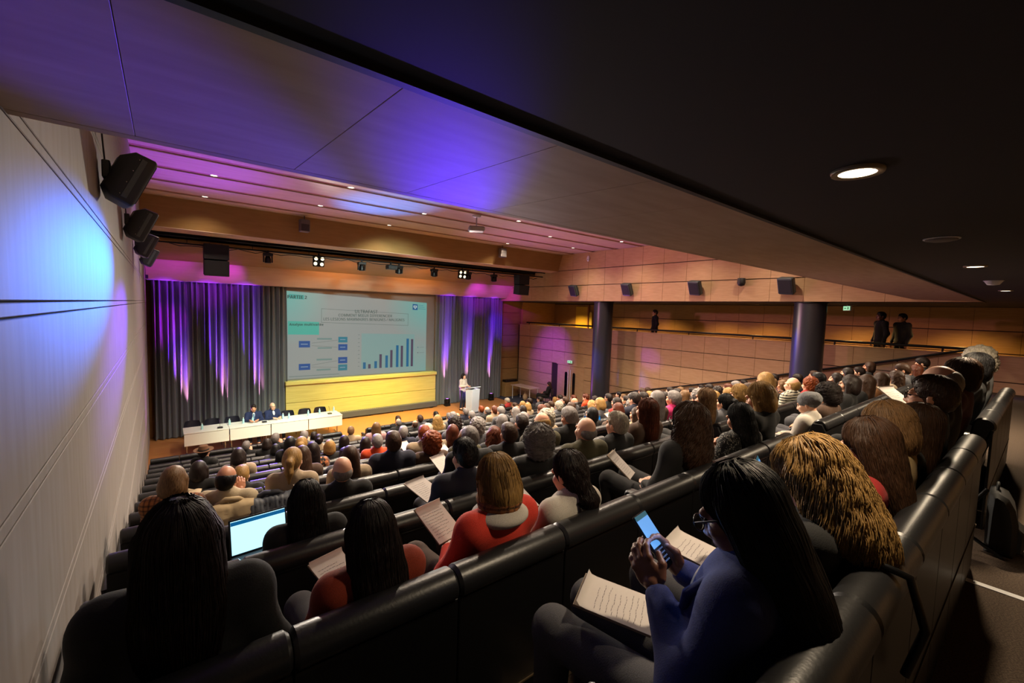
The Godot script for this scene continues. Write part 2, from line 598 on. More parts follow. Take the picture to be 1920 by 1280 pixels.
func build_room() -> void:
	var g: Geo
	# left wall: bands of plywood with a narrow strip between each pair of grooves
	var wl := built("wall_left", "pale plywood side wall with paired horizontal grooves")
	obj("backing", span(-0.7, -0.40, -0.4, 7.8, -18.0, 2.6), M["groove"], wl)
	var y := 5.333
	var bands := []
	var strips := []
	for k in range(-4, 8):
		var top := 5.29 - 0.645 * k
		bands.append([top - 0.585, top])
		strips.append([top - 0.637, top - 0.593])
	panels_x(wl, -0.37, -0.03, bands, -18.0, 2.6, 20.6, M["ply left"])
	panels_x(wl, -0.37, -0.03, strips, -18.0, 2.6, 20.6, M["ply left"])
	# dark wing beside the curtain
	struct("wall_stage_left", span(-1.6, -1.5, 0, 8, -19, -17.9), M["void"])
	struct("wall_wing", span(-1.6, -0.5, 0, 8, -18.1, -17.95), M["void"])
	# stage wall
	struct("wall_stage", span(-1.6, 18.8, -0.3, 8.0, -19.3, -19.05), M["ply gold"], "wall behind the stage curtains")
	var ws := built("wall_stage_right", "wood panelled wall beside the right stage curtain")
	bands = []
	for k in 10: bands.append([3.99 - 0.625 * (k - 3) - 0.603, 3.99 - 0.625 * (k - 3)])
	for b in bands:
		if b[1] > 0.1:
			obj("panel", span(14.2, 15.80, maxf(b[0], 0.0), b[1], -19.05, -19.0, 0.003), M["ply gold"], ws)
	# right upper wall over the gallery opening
	var wu := built("wall_right_upper", "panelled beam wall above the gallery opening")
	obj("backing", span(14.28, 14.75, 5.24, 7.8, -19.0, 2.6), M["groove"], wu)
	panels_x(wu, 14.25, 0.03, [[5.245, 5.92], [5.945, 6.605], [6.63, 7.32]], -18.9, 0.9, 0.9, M["ply wall"])
	# right lower wall = front of the gallery
	var wr := built("wall_right_lower", "panelled wall below the gallery rail")
	obj("backing", span(15.84, 16.0, -0.4, 3.98, -19.0, 2.6), M["groove"], wr)
	bands = []
	for k in 7: bands.append([3.985 - 0.625 * k - 0.603, 3.985 - 0.625 * k])
	panels_x(wr, 15.80, 0.04, bands, -18.9, 2.6, 0.9, M["ply wall"], Rect2(-15.8, -0.5, 1.85, 2.62))
	obj("cap", span(15.78, 16.02, 3.985, 4.01, -19.0, 2.6, 0.004), M["ply wall"], wr)
	# gallery
	var wg := built("wall_gallery", "rear wall of the gallery with ruled wood panels")
	obj("backing", span(18.54, 18.7, 3.0, 5.4, -19.0, 2.6), M["groove"], wg)
	panels_x(wg, 18.5, 0.04, [[3.2, 3.925], [3.95, 4.56], [4.585, 5.24]], -15.7, 2.6, 0.95, M["ply gallery"])
	struct("floor_gallery", span(15.99, 18.7, 3.05, 3.2, -19.0, 2.6), M["carpet"])
	struct("ceiling_gallery", span(14.3, 18.7, 5.24, 5.4, -19.0, -0.94), M["dark ceiling"])
	struct("wall_gallery_end", span(16.0, 18.7, 3.2, 5.3, -19.04, -18.9), M["ply gallery"])
	var d2 := built("door_2", "yellow lit doorway at the far end of the gallery")
	obj("recess", span(18.52, 18.56, 3.2, 5.2, -18.9, -15.75), M["ply gallery"], d2)
	obj("leaf", span(18.44, 18.5, 3.2, 5.1, -17.1, -16.2, 0.01), mat("yellow door", Color(0.80, 0.66, 0.22), 0.5), d2)
	var port := obj("vision_panel", Geo.new().drawn(capsule_outline(0.09, 0.5), 18.43, 18.45), mat("pane lit", Color(0.9, 0.8, 0.35), 0.3), d2)
	port.position = Vector3(0, 4.3, -15.98)
	obj("frame", span(18.40, 18.5, 3.2, 5.2, -16.2, -16.12, 0.005), M["slot"], d2)
	# gallery rail
	var gr := thing("gallery_rail", "black metal handrail along the gallery parapet", "handrail")
	obj("rail", Geo.new().tube(PackedVector3Array([Vector3(15.9, 4.12, -18.4), Vector3(15.9, 4.12, -9.0), Vector3(15.9, 4.12, -1.2), Vector3(15.9, 4.09, -1.12), Vector3(15.9, 4.0, -1.1)]), 0.038, 0.038, 8), M["black metal"], gr)
	for k in 8:
		obj("post", Geo.new().tube(PackedVector3Array([Vector3(15.9, 4.005, -18.2 + 2.35 * k), Vector3(15.9, 4.11, -18.2 + 2.35 * k)]), 0.024, 0.024, 6), M["black metal"], gr)
	# handrail down the right stairs
	var hr := thing("stair_rail", "black sloping handrail on the right wall above the stairs", "handrail")
	obj("rail", Geo.new().tube(PackedVector3Array([Vector3(15.72, 1.05, -12.6), Vector3(15.72, 2.59, -6.6), Vector3(15.72, 3.74, -2.5), Vector3(15.72, 4.1, -1.3)]), 0.03, 0.03, 8), M["black metal"], hr)
	for k in 6:
		var f := k / 5.0
		var p := Vector3(15.72, lerpf(1.2, 3.7, f), lerpf(-12.0, -2.6, f))
		obj("bracket", Geo.new().tube(PackedVector3Array([p, p + Vector3(0.04, -0.04, 0), p + Vector3(0.085, -0.04, 0)]), 0.012, 0.012, 6), M["black metal"], hr)
	# back of the hall
	struct("wall_back", span(-0.7, 18.8, 2.6, 5.4, 2.6, 2.8), M["ply gallery"])
	struct("ceiling_rear", span(-0.7, 18.8, 5.24, 5.40, -0.96, 2.7), M["dark ceiling"], "low black ceiling over the back rows")
	# sloping soffit of wood panels between the black ceiling and the hall ceiling
	var so := built("ceiling_soffit", "wood panelled soffit along the edge of the low ceiling")
	var dz := -1.16
	var dy := 0.062
	var tilt := Basis(Vector3.RIGHT, atan2(dy, -dz))
	var shape := B(Vector3.ZERO, Vector3(0.5185, 0.03, Vector2(dz, dy).length()), 0.001).mesh()
	for k in 29:
		var o := obj("panel", shape, M["ply soffit"], so)
		o.transform = Transform3D(tilt, Vector3(-0.37 + 0.05 + 0.52 * k, 5.24 + dy * 0.5 + 0.015, -0.96 + dz * 0.5))
	obj("edge", span(-0.4, 14.3, 5.225, 5.36, -0.98, -0.955), mat("edge black", Color(0.03, 0.03, 0.03), 0.6), so)
	obj("fascia", span(-0.4, 14.3, 5.300, 7.6, -2.15, -2.10), M["ply soffit"], so)
	# hall ceiling: boards with open slots between them
	var cm := built("ceiling_main", "slatted wood ceiling over the hall")
	obj("backing", span(-0.7, 14.4, 7.46, 7.6, -14.6, -2.0), M["slot"], cm)
	var zc := -13.53
	for k in 10:
		obj("board", span(-0.42, 14.3, 7.32, 7.36, zc + 0.11 + 1.19 * k, zc + 1.08 + 1.19 * k, 0.004), M["ply ceiling"], cm)
		obj("slot_strip", span(-0.42, 14.3, 7.345, 7.375, zc - 0.115 + 1.19 * k, zc + 0.115 + 1.19 * k), M["slot"], cm)
		for s in [-1, 1]:
			obj("slot_side", span(-0.42, 14.3, 7.355, 7.46, zc + s * 0.112 + 1.19 * k, zc + s * 0.122 + 1.19 * k), M["slot"], cm)
	obj("board", span(-0.42, 14.3, 7.32, 7.36, -14.2, zc - 0.11, 0.004), M["ply ceiling"], cm)
	# bulkhead, lighting slot, sloping band and valance in front of the stage
	struct("ceiling_bulkhead", Geo.new().drawn(PackedVector2Array([Vector2(-14.16, 7.34), Vector2(-14.42, 6.60), Vector2(-14.86, 6.55), Vector2(-14.86, 7.6), Vector2(-14.16, 7.6)]), -0.5, 14.27), M["ply gold"], "sloping wood bulkhead in front of the lighting bar")
	struct("trim_1", Geo.new().drawn(PackedVector2Array([Vector2(-14.425, 6.605), Vector2(-14.88, 6.552), Vector2(-14.88, 6.535), Vector2(-14.42, 6.585)]), -0.45, 14.2), M["valance"], "pale strip under the wood bulkhead")
	struct("ceiling_slot", span(-1.6, 14.3, 7.6, 7.8, -19.0, -14.1), M["void"])
	struct("ceiling_stage", Geo.new().drawn(PackedVector2Array([Vector2(-16.0, 6.42), Vector2(-17.7, 6.0), Vector2(-17.75, 6.06), Vector2(-16.0, 6.55)]), -1.5, 14.27), M["ply gold"], "wood band behind the lighting bar")
	struct("wall_slot", span(-1.5, 14.27, 6.5, 7.7, -16.06, -16.0), M["void"])
	struct("ceiling_valance", Geo.new().drawn(PackedVector2Array([Vector2(-17.7, 6.02), Vector2(-17.7, 5.98), Vector2(-18.2, 5.40), Vector2(-18.3, 5.38), Vector2(-18.85, 5.38), Vector2(-18.85, 6.6), Vector2(-17.8, 6.6)]), -0.36, 14.26), M["valance"], "leaning valance board over the curtains and screen")
	struct("wall_valance_end", span(-1.55, -0.3, 5.4, 8.0, -18.2, -18.1), M["void"])
	# columns
	for p in [[-12.01, "far round dark metal column near the wall door"], [-4.43, "near round dark metal column with a violet sheen"]]:
		var c := thing("column", p[1], "column", Vector3(14.65, 0, p[0]), 0.0, "round columns under the gallery beam")
		obj("shaft", Geo.new().lathe(PackedVector2Array([Vector2(0, -0.3), Vector2(0.4, -0.3), Vector2(0.4, 1.5), Vector2(0.4, 3.4), Vector2(0.4, 5.24), Vector2(0, 5.24)]), 48), M["column"], c)
		obj("collar", Geo.new().lathe(PackedVector2Array([Vector2(0.39, 5.2), Vector2(0.43, 5.205), Vector2(0.43, 5.238), Vector2(0.39, 5.238)]), 48), M["black metal"], c)
	# floors: stage and one step per row
	struct("floor", span(-1.6, 14.1, -0.3, 0.0, -19.05, -13.28), M["stage floor"], "orange boarded stage floor")
	struct("floor_side", span(14.1, 15.84, -0.3, 0.001, -19.05, -13.28), M["blue carpet"], "grey blue carpet right of the stage")
	for k in 13:
		var fy: float = RAIL_Y[k] - 0.9
		var zb: float = RAIL_Z[k] + 0.09 if k > 0 else 2.6
		var zf: float = RAIL_Z[k + 1] + 0.09
		var fl := built("floor_tier", "carpeted step under the %s row" % ORDINAL[k])
		obj("tread", span(-0.42, 15.84, -0.3 if k > 11 else fy - 0.45, fy, zf, zb), M["carpet"], fl)
		obj("nosing", span(-0.38, 14.0, fy - 0.012, fy + 0.003, zf - 0.006, zf + 0.02), M["seat trim"], fl)
	# door in the right lower wall
	var d1 := built("door_1", "double exit door with tall rounded panes below the gallery")
	for s in 2:
		var z0 := -15.75 + 0.89 * s
		obj("leaf", span(15.79, 15.84, 0.0, 2.1, z0, z0 + 0.88, 0.004), M["ply wall"], d1)
		var pane := obj("pane", Geo.new().drawn(capsule_outline(0.085, 0.62), 15.775, 15.795), mat("door pane", Color(0.03, 0.03, 0.06), 0.15), d1)
		pane.position = Vector3(0, 1.15, z0 + (0.62 if s == 0 else 0.26))
		obj("pull", Geo.new().tube(PackedVector3Array([Vector3(15.73, 0.35, z0 + (0.81 if s == 0 else 0.07)), Vector3(15.73, 1.9, z0 + (0.81 if s == 0 else 0.07))]), 0.02, 0.02, 8), M["white paint"], d1)
	obj("frame", span(15.77, 15.85, 2.1, 2.14, -15.8, -13.93), M["ply wall"], d1)


func capsule_outline(r: float, half: float) -> PackedVector2Array:
	var p := PackedVector2Array()
	for k in 9: p.append(Vector2(cos(PI * k / 8.0) * r, sin(PI * k / 8.0) * r + half - r))
	for k in 9: p.append(Vector2(-cos(PI * k / 8.0) * r, -sin(PI * k / 8.0) * r - half + r))
	return p


# ---------------------------------------------------------------- seats
func arc(c: Vector2, r: float, a0: float, a1: float, k: int) -> PackedVector2Array:
	var p := PackedVector2Array()
	for q in k + 1:
		var a := deg_to_rad(lerpf(a0, a1, float(q) / k))
		p.append(c + Vector2(cos(a), sin(a)) * r)
	return p


func make_seat() -> Node3D:
	# origin: floor under the back rest's top, which stands at z = 0; the sitter faces -z
	var s := Node3D.new()
	s.name = "theatre_seat"
	var w := 0.556
	var back := PackedVector2Array()
	back.append_array(arc(Vector2(-0.005, 0.835), 0.065, -20, 175, 12))
	back.append_array(PackedVector2Array([Vector2(-0.085, 0.72), Vector2(-0.12, 0.56), Vector2(-0.15, 0.45), Vector2(-0.10, 0.43), Vector2(-0.02, 0.60), Vector2(0.035, 0.795)]))
	obj("backrest", Geo.new().drawn(back, -w / 2, w / 2, 0.012, 0.6), M["leather"], s)
	var shell := PackedVector2Array([Vector2(0.048, 0.80), Vector2(0.038, 0.80), Vector2(-0.02, 0.58), Vector2(-0.10, 0.40), Vector2(-0.085, 0.395), Vector2(-0.0, 0.57)])
	obj("back_shell", Geo.new().drawn(shell, -w / 2 + 0.004, w / 2 - 0.004), M["seat shell"], s)
	var cush := PackedVector2Array()
	cush.append_array(arc(Vector2(-0.52, 0.40), 0.05, 90, 250, 8))
	cush.append_array(PackedVector2Array([Vector2(-0.12, 0.325), Vector2(-0.10, 0.36), Vector2(-0.13, 0.425), Vector2(-0.3, 0.435)]))
	obj("seat_cushion", Geo.new().drawn(cush, -w / 2 + 0.03, w / 2 - 0.03, 0.015, 0.6), M["leather"], s)
	obj("base", B(Vector3(0, 0.17, -0.20), Vector3(w - 0.01, 0.34, 0.16), 0.004), M["seat shell"], s)
	obj("kick_panel", B(Vector3(0, 0.41, 0.037), Vector3(w - 0.003, 0.79, 0.016), 0.003), M["seat shell"], s)
	obj("panel_trim", B(Vector3(0, 0.30, 0.047), Vector3(w, 0.007, 0.006)), M["seat trim"], s)
	var arm := PackedVector2Array()
	arm.append_array(arc(Vector2(-0.40, 0.62), 0.04, 90, 270, 8))
	arm.append_array(PackedVector2Array([Vector2(-0.12, 0.58), Vector2(-0.07, 0.66), Vector2(-0.12, 0.67)]))
	obj("armrest", Geo.new().drawn(arm, -w / 2 - 0.035, -w / 2 + 0.035, 0.012, 0.6), M["leather"], s)
	return s


func build_seats() -> void:
	var proto := make_seat()
	for k in 14:
		var xs := []
		for c in 8:
			if k == 0 and c < 1: continue
			xs.append(c * 0.56)
		for c in 15: xs.append(5.28 + c * 0.56)
		if k == 0:
			xs = xs.filter(func(x: float) -> bool: return x < 8.0)
		var at := 0
		for x in xs:
			var s: Node3D = proto.duplicate()
			s.name = numbered("theatre_seat")
			add_child(s, true)
			s.position = Vector3(x, maxf(RAIL_Y[k] - 0.9, -0.05) + (0.05 if k == 13 else 0.0), RAIL_Z[k])
			if k == 13: s.position.y = -0.0
			var side := "left" if x < 4.6 else "right"
			var idx: int = at if x < 4.6 else at - (8 if k > 0 else 7)
			tag(s, "black leather seat, %s row, %s block, %s from its left end" % [ORDINAL[k], side, COUNTED[idx]], "seat", "black leather theatre seats")
			at += 1
	proto.free()
	# end panels at the aisle between the blocks
	for k in range(1, 14):
		var fy: float = maxf(RAIL_Y[k] - 0.9, 0.0)
		for x in [4.215, 4.985]:
			var e := PackedVector2Array([Vector2(0.05, 0.0), Vector2(0.06, 0.78), Vector2(0.02, 0.86), Vector2(-0.06, 0.86), Vector2(-0.12, 0.66), Vector2(-0.42, 0.66), Vector2(-0.44, 0.0)])
			var o := obj("seat_end_panel", Geo.new().drawn(e, -0.012, 0.012, 0.004), M["seat shell"])
			o.position = Vector3(x, fy, RAIL_Z[k])
			tag(o, "dark end panel of the %s row, %s of the aisle" % [ORDINAL[k], "left" if x < 4.6 else "right"], "seat panel", "seat row end panels")


# ---------------------------------------------------------------- bodies from smooth fields
# prims: [0, a, b, ra, rb] tapered capsule, [1, centre, radii, basis] ellipsoid, [2, ...] ellipsoid cut away
func nets(prims: Array, cell: float, k: float) -> Geo:
	var lo := Vector3(1e9, 1e9, 1e9)
	var hi := -lo
	for p in prims:
		if p[0] == 0:
			var r: float = maxf(p[3], p[4])
			lo = lo.min(p[1].min(p[2]) - Vector3(r, r, r))
			hi = hi.max(p[1].max(p[2]) + Vector3(r, r, r))
		elif p[0] == 1:
			var r: float = maxf(p[2].x, maxf(p[2].y, p[2].z))
			var e := Vector3(r, r, r) if p.size() > 3 else Vector3(p[2])
			lo = lo.min(p[1] - e)
			hi = hi.max(p[1] + e)
	lo -= Vector3.ONE * (cell * 2.5 + k * 0.3)
	hi += Vector3.ONE * (cell * 2.5 + k * 0.3)
	var nx := int((hi.x - lo.x) / cell) + 2
	var ny := int((hi.y - lo.y) / cell) + 2
	var nz := int((hi.z - lo.z) / cell) + 2
	var g := PackedFloat32Array()
	g.resize(nx * ny * nz)
	g.fill(0.5)
	var pad := k + cell * 2.0
	for p in prims:
		var kind: int = p[0]
		var a: Vector3 = p[1]
		var b: Vector3 = p[2]
		var l2 := lo
		var h2 := hi
		var ra := 0.0
		var rb := 0.0
		var ab := Vector3.ZERO
		var inv := 0.0
		var turn := Basis()
		var turned := false
		if kind == 0:
			ra = p[3]; rb = p[4]
			var r := maxf(ra, rb) + pad
			l2 = a.min(b) - Vector3(r, r, r)
			h2 = a.max(b) + Vector3(r, r, r)
			ab = b - a
			inv = 1.0 / maxf(ab.length_squared(), 1e-9)
		else:
			var e := b
			if p.size() > 3:
				turn = p[3].inverse()
				turned = true
				var r := maxf(b.x, maxf(b.y, b.z))
				e = Vector3(r, r, r)
			l2 = a - e - Vector3.ONE * pad
			h2 = a + e + Vector3.ONE * pad
		var x0 := maxi(0, int((l2.x - lo.x) / cell))
		var x1 := mini(nx - 1, int((h2.x - lo.x) / cell) + 1)
		var y0 := maxi(0, int((l2.y - lo.y) / cell))
		var y1 := mini(ny - 1, int((h2.y - lo.y) / cell) + 1)
		var z0 := maxi(0, int((l2.z - lo.z) / cell))
		var z1 := mini(nz - 1, int((h2.z - lo.z) / cell) + 1)
		var ir := Vector3.ONE
		var ir2 := Vector3.ONE
		if kind != 0:
			ir = Vector3.ONE / b
			ir2 = ir * ir
		for x in range(x0, x1 + 1):
			for y in range(y0, y1 + 1):
				var at := (x * ny + y) * nz + z0
				var q := lo + Vector3(x, y, z0) * cell - a
				for z in range(z0, z1 + 1):
					var d: float
					if kind == 0:
						var h := clampf(q.dot(ab) * inv, 0.0, 1.0)
						d = (q - ab * h).length() - lerpf(ra, rb, h)
					else:
						var w := turn * q if turned else q
						var k1 := (w * ir2).length()
						var k0 := (w * ir).length()
						d = k0 * (k0 - 1.0) / k1 if k1 > 1e-6 else -0.05
					var o := g[at]
					if kind == 2:
						var dd := -d
						var h3 := maxf(k - absf(o - dd), 0.0) / k
						g[at] = maxf(o, dd) + h3 * h3 * k * 0.25
					else:
						var h3 := maxf(k - absf(o - d), 0.0) / k
						g[at] = minf(o, d) - h3 * h3 * k * 0.25
					at += 1
					q.z += cell
	var out := Geo.new()
	var ids := PackedInt32Array()
	ids.resize(nx * ny * nz)
	ids.fill(-1)
	var sx := ny * nz
	var sy := nz
	for x in nx - 1:
		for y in ny - 1:
			var at := (x * ny + y) * nz
			for z in nz - 1:
				var c0 := g[at]
				var c1 := g[at + sx]
				var c2 := g[at + sy]
				var c3 := g[at + sx + sy]
				var c4 := g[at + 1]
				var c5 := g[at + sx + 1]
				var c6 := g[at + sy + 1]
				var c7 := g[at + sx + sy + 1]
				var inside := int(c0 < 0) + int(c1 < 0) + int(c2 < 0) + int(c3 < 0) + int(c4 < 0) + int(c5 < 0) + int(c6 < 0) + int(c7 < 0)
				if inside > 0 and inside < 8:
					var s := Vector3.ZERO
					var m := 0
					if (c0 < 0) != (c1 < 0): s += Vector3(c0 / (c0 - c1), 0, 0); m += 1
					if (c2 < 0) != (c3 < 0): s += Vector3(c2 / (c2 - c3), 1, 0); m += 1
					if (c4 < 0) != (c5 < 0): s += Vector3(c4 / (c4 - c5), 0, 1); m += 1
					if (c6 < 0) != (c7 < 0): s += Vector3(c6 / (c6 - c7), 1, 1); m += 1
					if (c0 < 0) != (c2 < 0): s += Vector3(0, c0 / (c0 - c2), 0); m += 1
					if (c1 < 0) != (c3 < 0): s += Vector3(1, c1 / (c1 - c3), 0); m += 1
					if (c4 < 0) != (c6 < 0): s += Vector3(0, c4 / (c4 - c6), 1); m += 1
					if (c5 < 0) != (c7 < 0): s += Vector3(1, c5 / (c5 - c7), 1); m += 1
					if (c0 < 0) != (c4 < 0): s += Vector3(0, 0, c0 / (c0 - c4)); m += 1
					if (c1 < 0) != (c5 < 0): s += Vector3(1, 0, c1 / (c1 - c5)); m += 1
					if (c2 < 0) != (c6 < 0): s += Vector3(0, 1, c2 / (c2 - c6)); m += 1
					if (c3 < 0) != (c7 < 0): s += Vector3(1, 1, c3 / (c3 - c7)); m += 1
					ids[at] = out.v.size()
					var pos := lo + (Vector3(x, y, z) + s / m) * cell
					out.v.append(pos)
					out.n.append(Vector3(c1 + c3 + c5 + c7 - c0 - c2 - c4 - c6, c2 + c3 + c6 + c7 - c0 - c1 - c4 - c5, c4 + c5 + c6 + c7 - c0 - c1 - c2 - c3).normalized())
					out.t.append(Vector2(pos.x, pos.y))
				at += 1
	for x in range(1, nx - 1):
		for y in range(1, ny - 1):
			var at := (x * ny + y) * nz + 1
			for z in range(1, nz - 1):
				var c := g[at] < 0
				if c != (g[at + sx] < 0): net_quad(out, ids[at], ids[at - sy], ids[at - sy - 1], ids[at - 1])
				if c != (g[at + sy] < 0): net_quad(out, ids[at], ids[at - sx], ids[at - sx - 1], ids[at - 1])
				if c != (g[at + 1] < 0): net_quad(out, ids[at], ids[at - sx], ids[at - sx - sy], ids[at - sy])
				at += 1
	return out


func net_quad(o: Geo, a: int, b: int, c: int, d: int) -> void:
	if a < 0 or b < 0 or c < 0 or d < 0: return
	var f := (o.v[c] - o.v[a]).cross(o.v[d] - o.v[b])
	if f.dot(o.n[a] + o.n[b] + o.n[c] + o.n[d]) > 0.0:
		o.i.append_array(PackedInt32Array([a, c, b, a, d, c]))
	else:
		o.i.append_array(PackedInt32Array([a, b, c, a, c, d]))


func V(x: float, y: float, z: float) -> Vector3:
	return Vector3(x, y, z)


# joints of a pose; x > 0 is the person's right when facing -z
func joints(pose: String) -> Dictionary:
	var j := {
		"pelvis": V(0, 0.53, -0.27), "waist": V(0, 0.68, -0.235), "chest": V(0, 0.83, -0.20), "top": V(0, 0.935, -0.175), "neck": V(0, 0.99, -0.165), "head": V(0, 1.11, -0.17),
		"sr": V(0.165, 0.935, -0.175), "er": V(0.225, 0.69, -0.24), "wr": V(0.12, 0.60, -0.47), "hr": Basis(Vector3.UP, 0.5),
		"hip": V(0.085, 0.51, -0.28), "knee": V(0.11, 0.545, -0.74), "ankle": V(0.12, 0.10, -0.74), "toe": V(0.125, 0.045, -0.90),
		"nod": 0.0,
	}
	match pose:
		"lap":
			j.er = V(0.225, 0.69, -0.22)
			j.wr = V(0.09, 0.615, -0.42)
			j.hr = Basis(Vector3.UP, 0.9)
		"write":
			j.head = V(0, 1.105, -0.20)
			j.nod = 0.30
			j.er = V(0.215, 0.70, -0.27)
			j.wr = V(0.075, 0.69, -0.47)
			j.hr = Basis(Vector3.UP, 0.6) * Basis(Vector3.RIGHT, -0.25) * Basis(Vector3.BACK, -0.5)
		"phone":
			j.head = V(0, 1.10, -0.215)
			j.nod = 0.50
			j.er = V(0.235, 0.71, -0.25)
			j.wr = V(0.075, 0.83, -0.40)
			j.hr = Basis(Vector3.UP, 0.25) * Basis(Vector3.RIGHT, 0.75) * Basis(Vector3.BACK, -1.25)
		"raise":
			j.er = V(0.22, 0.80, -0.36)
			j.wr = V(0.09, 1.02, -0.44)
			j.hr = Basis(Vector3.UP, 0.4) * Basis(Vector3.RIGHT, 1.2) * Basis(Vector3.BACK, -1.2)
		"chin":
			j.er = V(0.20, 0.70, -0.30)
			j.wr = V(0.06, 0.93, -0.33)
			j.hr = Basis(Vector3.UP, 0.4) * Basis(Vector3.RIGHT, 1.1)
		"table":
			j.head = V(0, 1.12, -0.22)
			j.er = V(0.24, 0.74, -0.33)
			j.wr = V(0.12, 0.80, -0.52)
			j.hr = Basis(Vector3.UP, 0.6)
		"stand", "speak":
			j.merge({"pelvis": V(0, 0.95, 0), "waist": V(0, 1.10, -0.005), "chest": V(0, 1.27, -0.01), "top": V(0, 1.40, 0.0), "neck": V(0, 1.46, 0.0), "head": V(0, 1.60, -0.025),
				"sr": V(0.17, 1.41, 0.0), "er": V(0.235, 1.13, 0.03), "wr": V(0.24, 0.90, -0.06), "hr": Basis(Vector3.RIGHT, -1.35),
				"hip": V(0.085, 0.90, 0), "knee": V(0.10, 0.50, -0.015), "ankle": V(0.11, 0.09, 0.03), "toe": V(0.12, 0.04, -0.13)}, true)
			if pose == "speak":
				j.er = V(0.225, 1.15, -0.02)
				j.wr = V(0.10, 1.17, -0.24)
				j.hr = Basis(Vector3.UP, 0.6) * Basis(Vector3.RIGHT, 0.5)
	return j


func mirrored(p: Vector3) -> Vector3:
	return Vector3(-p.x, p.y, p.z)


func head_prims(female: bool) -> Array:
	var s := 0.96 if female else 1.0
	return [
		[1, V(0, 0.03, 0.018), V(0.074, 0.095, 0.094) * s],
		[1, V(0, -0.03, -0.03), V(0.061, 0.085, 0.068) * s],
		[0, V(-0.028, -0.082, -0.038), V(0.028, -0.082, -0.038), 0.029 * s, 0.029 * s],
		[0, V(0, -0.098, -0.066), V(0, -0.094, -0.058), 0.019, 0.02],
		[0, V(-0.036, 0.026, -0.080), V(0.036, 0.026, -0.080), 0.013, 0.013],
		[0, V(0, 0.012, -0.090), V(0, -0.030, -0.110), 0.0085, 0.012],
		[0, V(-0.011, -0.036, -0.097), V(0.011, -0.036, -0.097), 0.010, 0.010],
		[0, V(-0.019, -0.061, -0.088), V(0.019, -0.061, -0.088), 0.0075, 0.0075],
		[0, V(-0.042, -0.022, -0.055), V(-0.03, -0.05, -0.06), 0.027, 0.02],
		[0, V(0.042, -0.022, -0.055), V(0.03, -0.05, -0.06), 0.027, 0.02],
		[1, V(-0.075, -0.008, 0.012), V(0.009, 0.031, 0.018), Basis(Vector3.UP, 0.35)],
		[1, V(0.075, -0.008, 0.012), V(0.009, 0.031, 0.018), Basis(Vector3.UP, -0.35)],
		[0, V(0, -0.06, 0.022), V(0, -0.115, 0.018), 0.050 * s, 0.048 * s],
	]


func hand_geo(curl: float, cell: float) -> Geo:
	# right hand: wrist at the origin, fingers along -z, palm down, thumb towards -x
	var p := [
		[0, V(0, 0, 0.03), V(0, 0, -0.02), 0.024, 0.026],
		[1, V(0.0, 0, -0.05), V(0.041, 0.016, 0.048)],
		[0, V(-0.026, 0, -0.08), V(0.028, 0, -0.076), 0.012, 0.012],
	]
	var base := [V(-0.029, 0.002, -0.085), V(-0.0095, 0.004, -0.092), V(0.010, 0.003, -0.089), V(0.029, 0.0, -0.080)]
	var lens := [0.068, 0.078, 0.073, 0.056]
	for f in 4:
		var d1 := V((f - 1.4) * 0.07, -sin(curl * 0.6), -cos(curl * 0.6)).normalized()
		var d2 := V((f - 1.4) * 0.04, -sin(curl * 1.5), -cos(curl * 1.5)).normalized()
		var d3 := V((f - 1.4) * 0.02, -sin(curl * 2.1), -cos(curl * 2.1)).normalized()
		var a: Vector3 = base[f]
		var b: Vector3 = a + d1 * lens[f] * 0.45
		var c: Vector3 = b + d2 * lens[f] * 0.32
		var e: Vector3 = c + d3 * lens[f] * 0.25
		p.append([0, a, b, 0.0098, 0.0092])
		p.append([0, b, c, 0.0090, 0.0084])
		p.append([0, c, e, 0.0084, 0.0072])
	p.append([0, V(-0.028, -0.004, -0.022), V(-0.050, -0.012, -0.050), 0.015, 0.0115])
	p.append([0, V(-0.050, -0.012, -0.050), V(-0.050, -0.024, -0.082), 0.0108, 0.0085])
	return nets(p, cell, 0.006)


var cache := {}


func kept(key: String, maker: Callable):
	if not cache.has(key): cache[key] = maker.call()
	return cache[key]


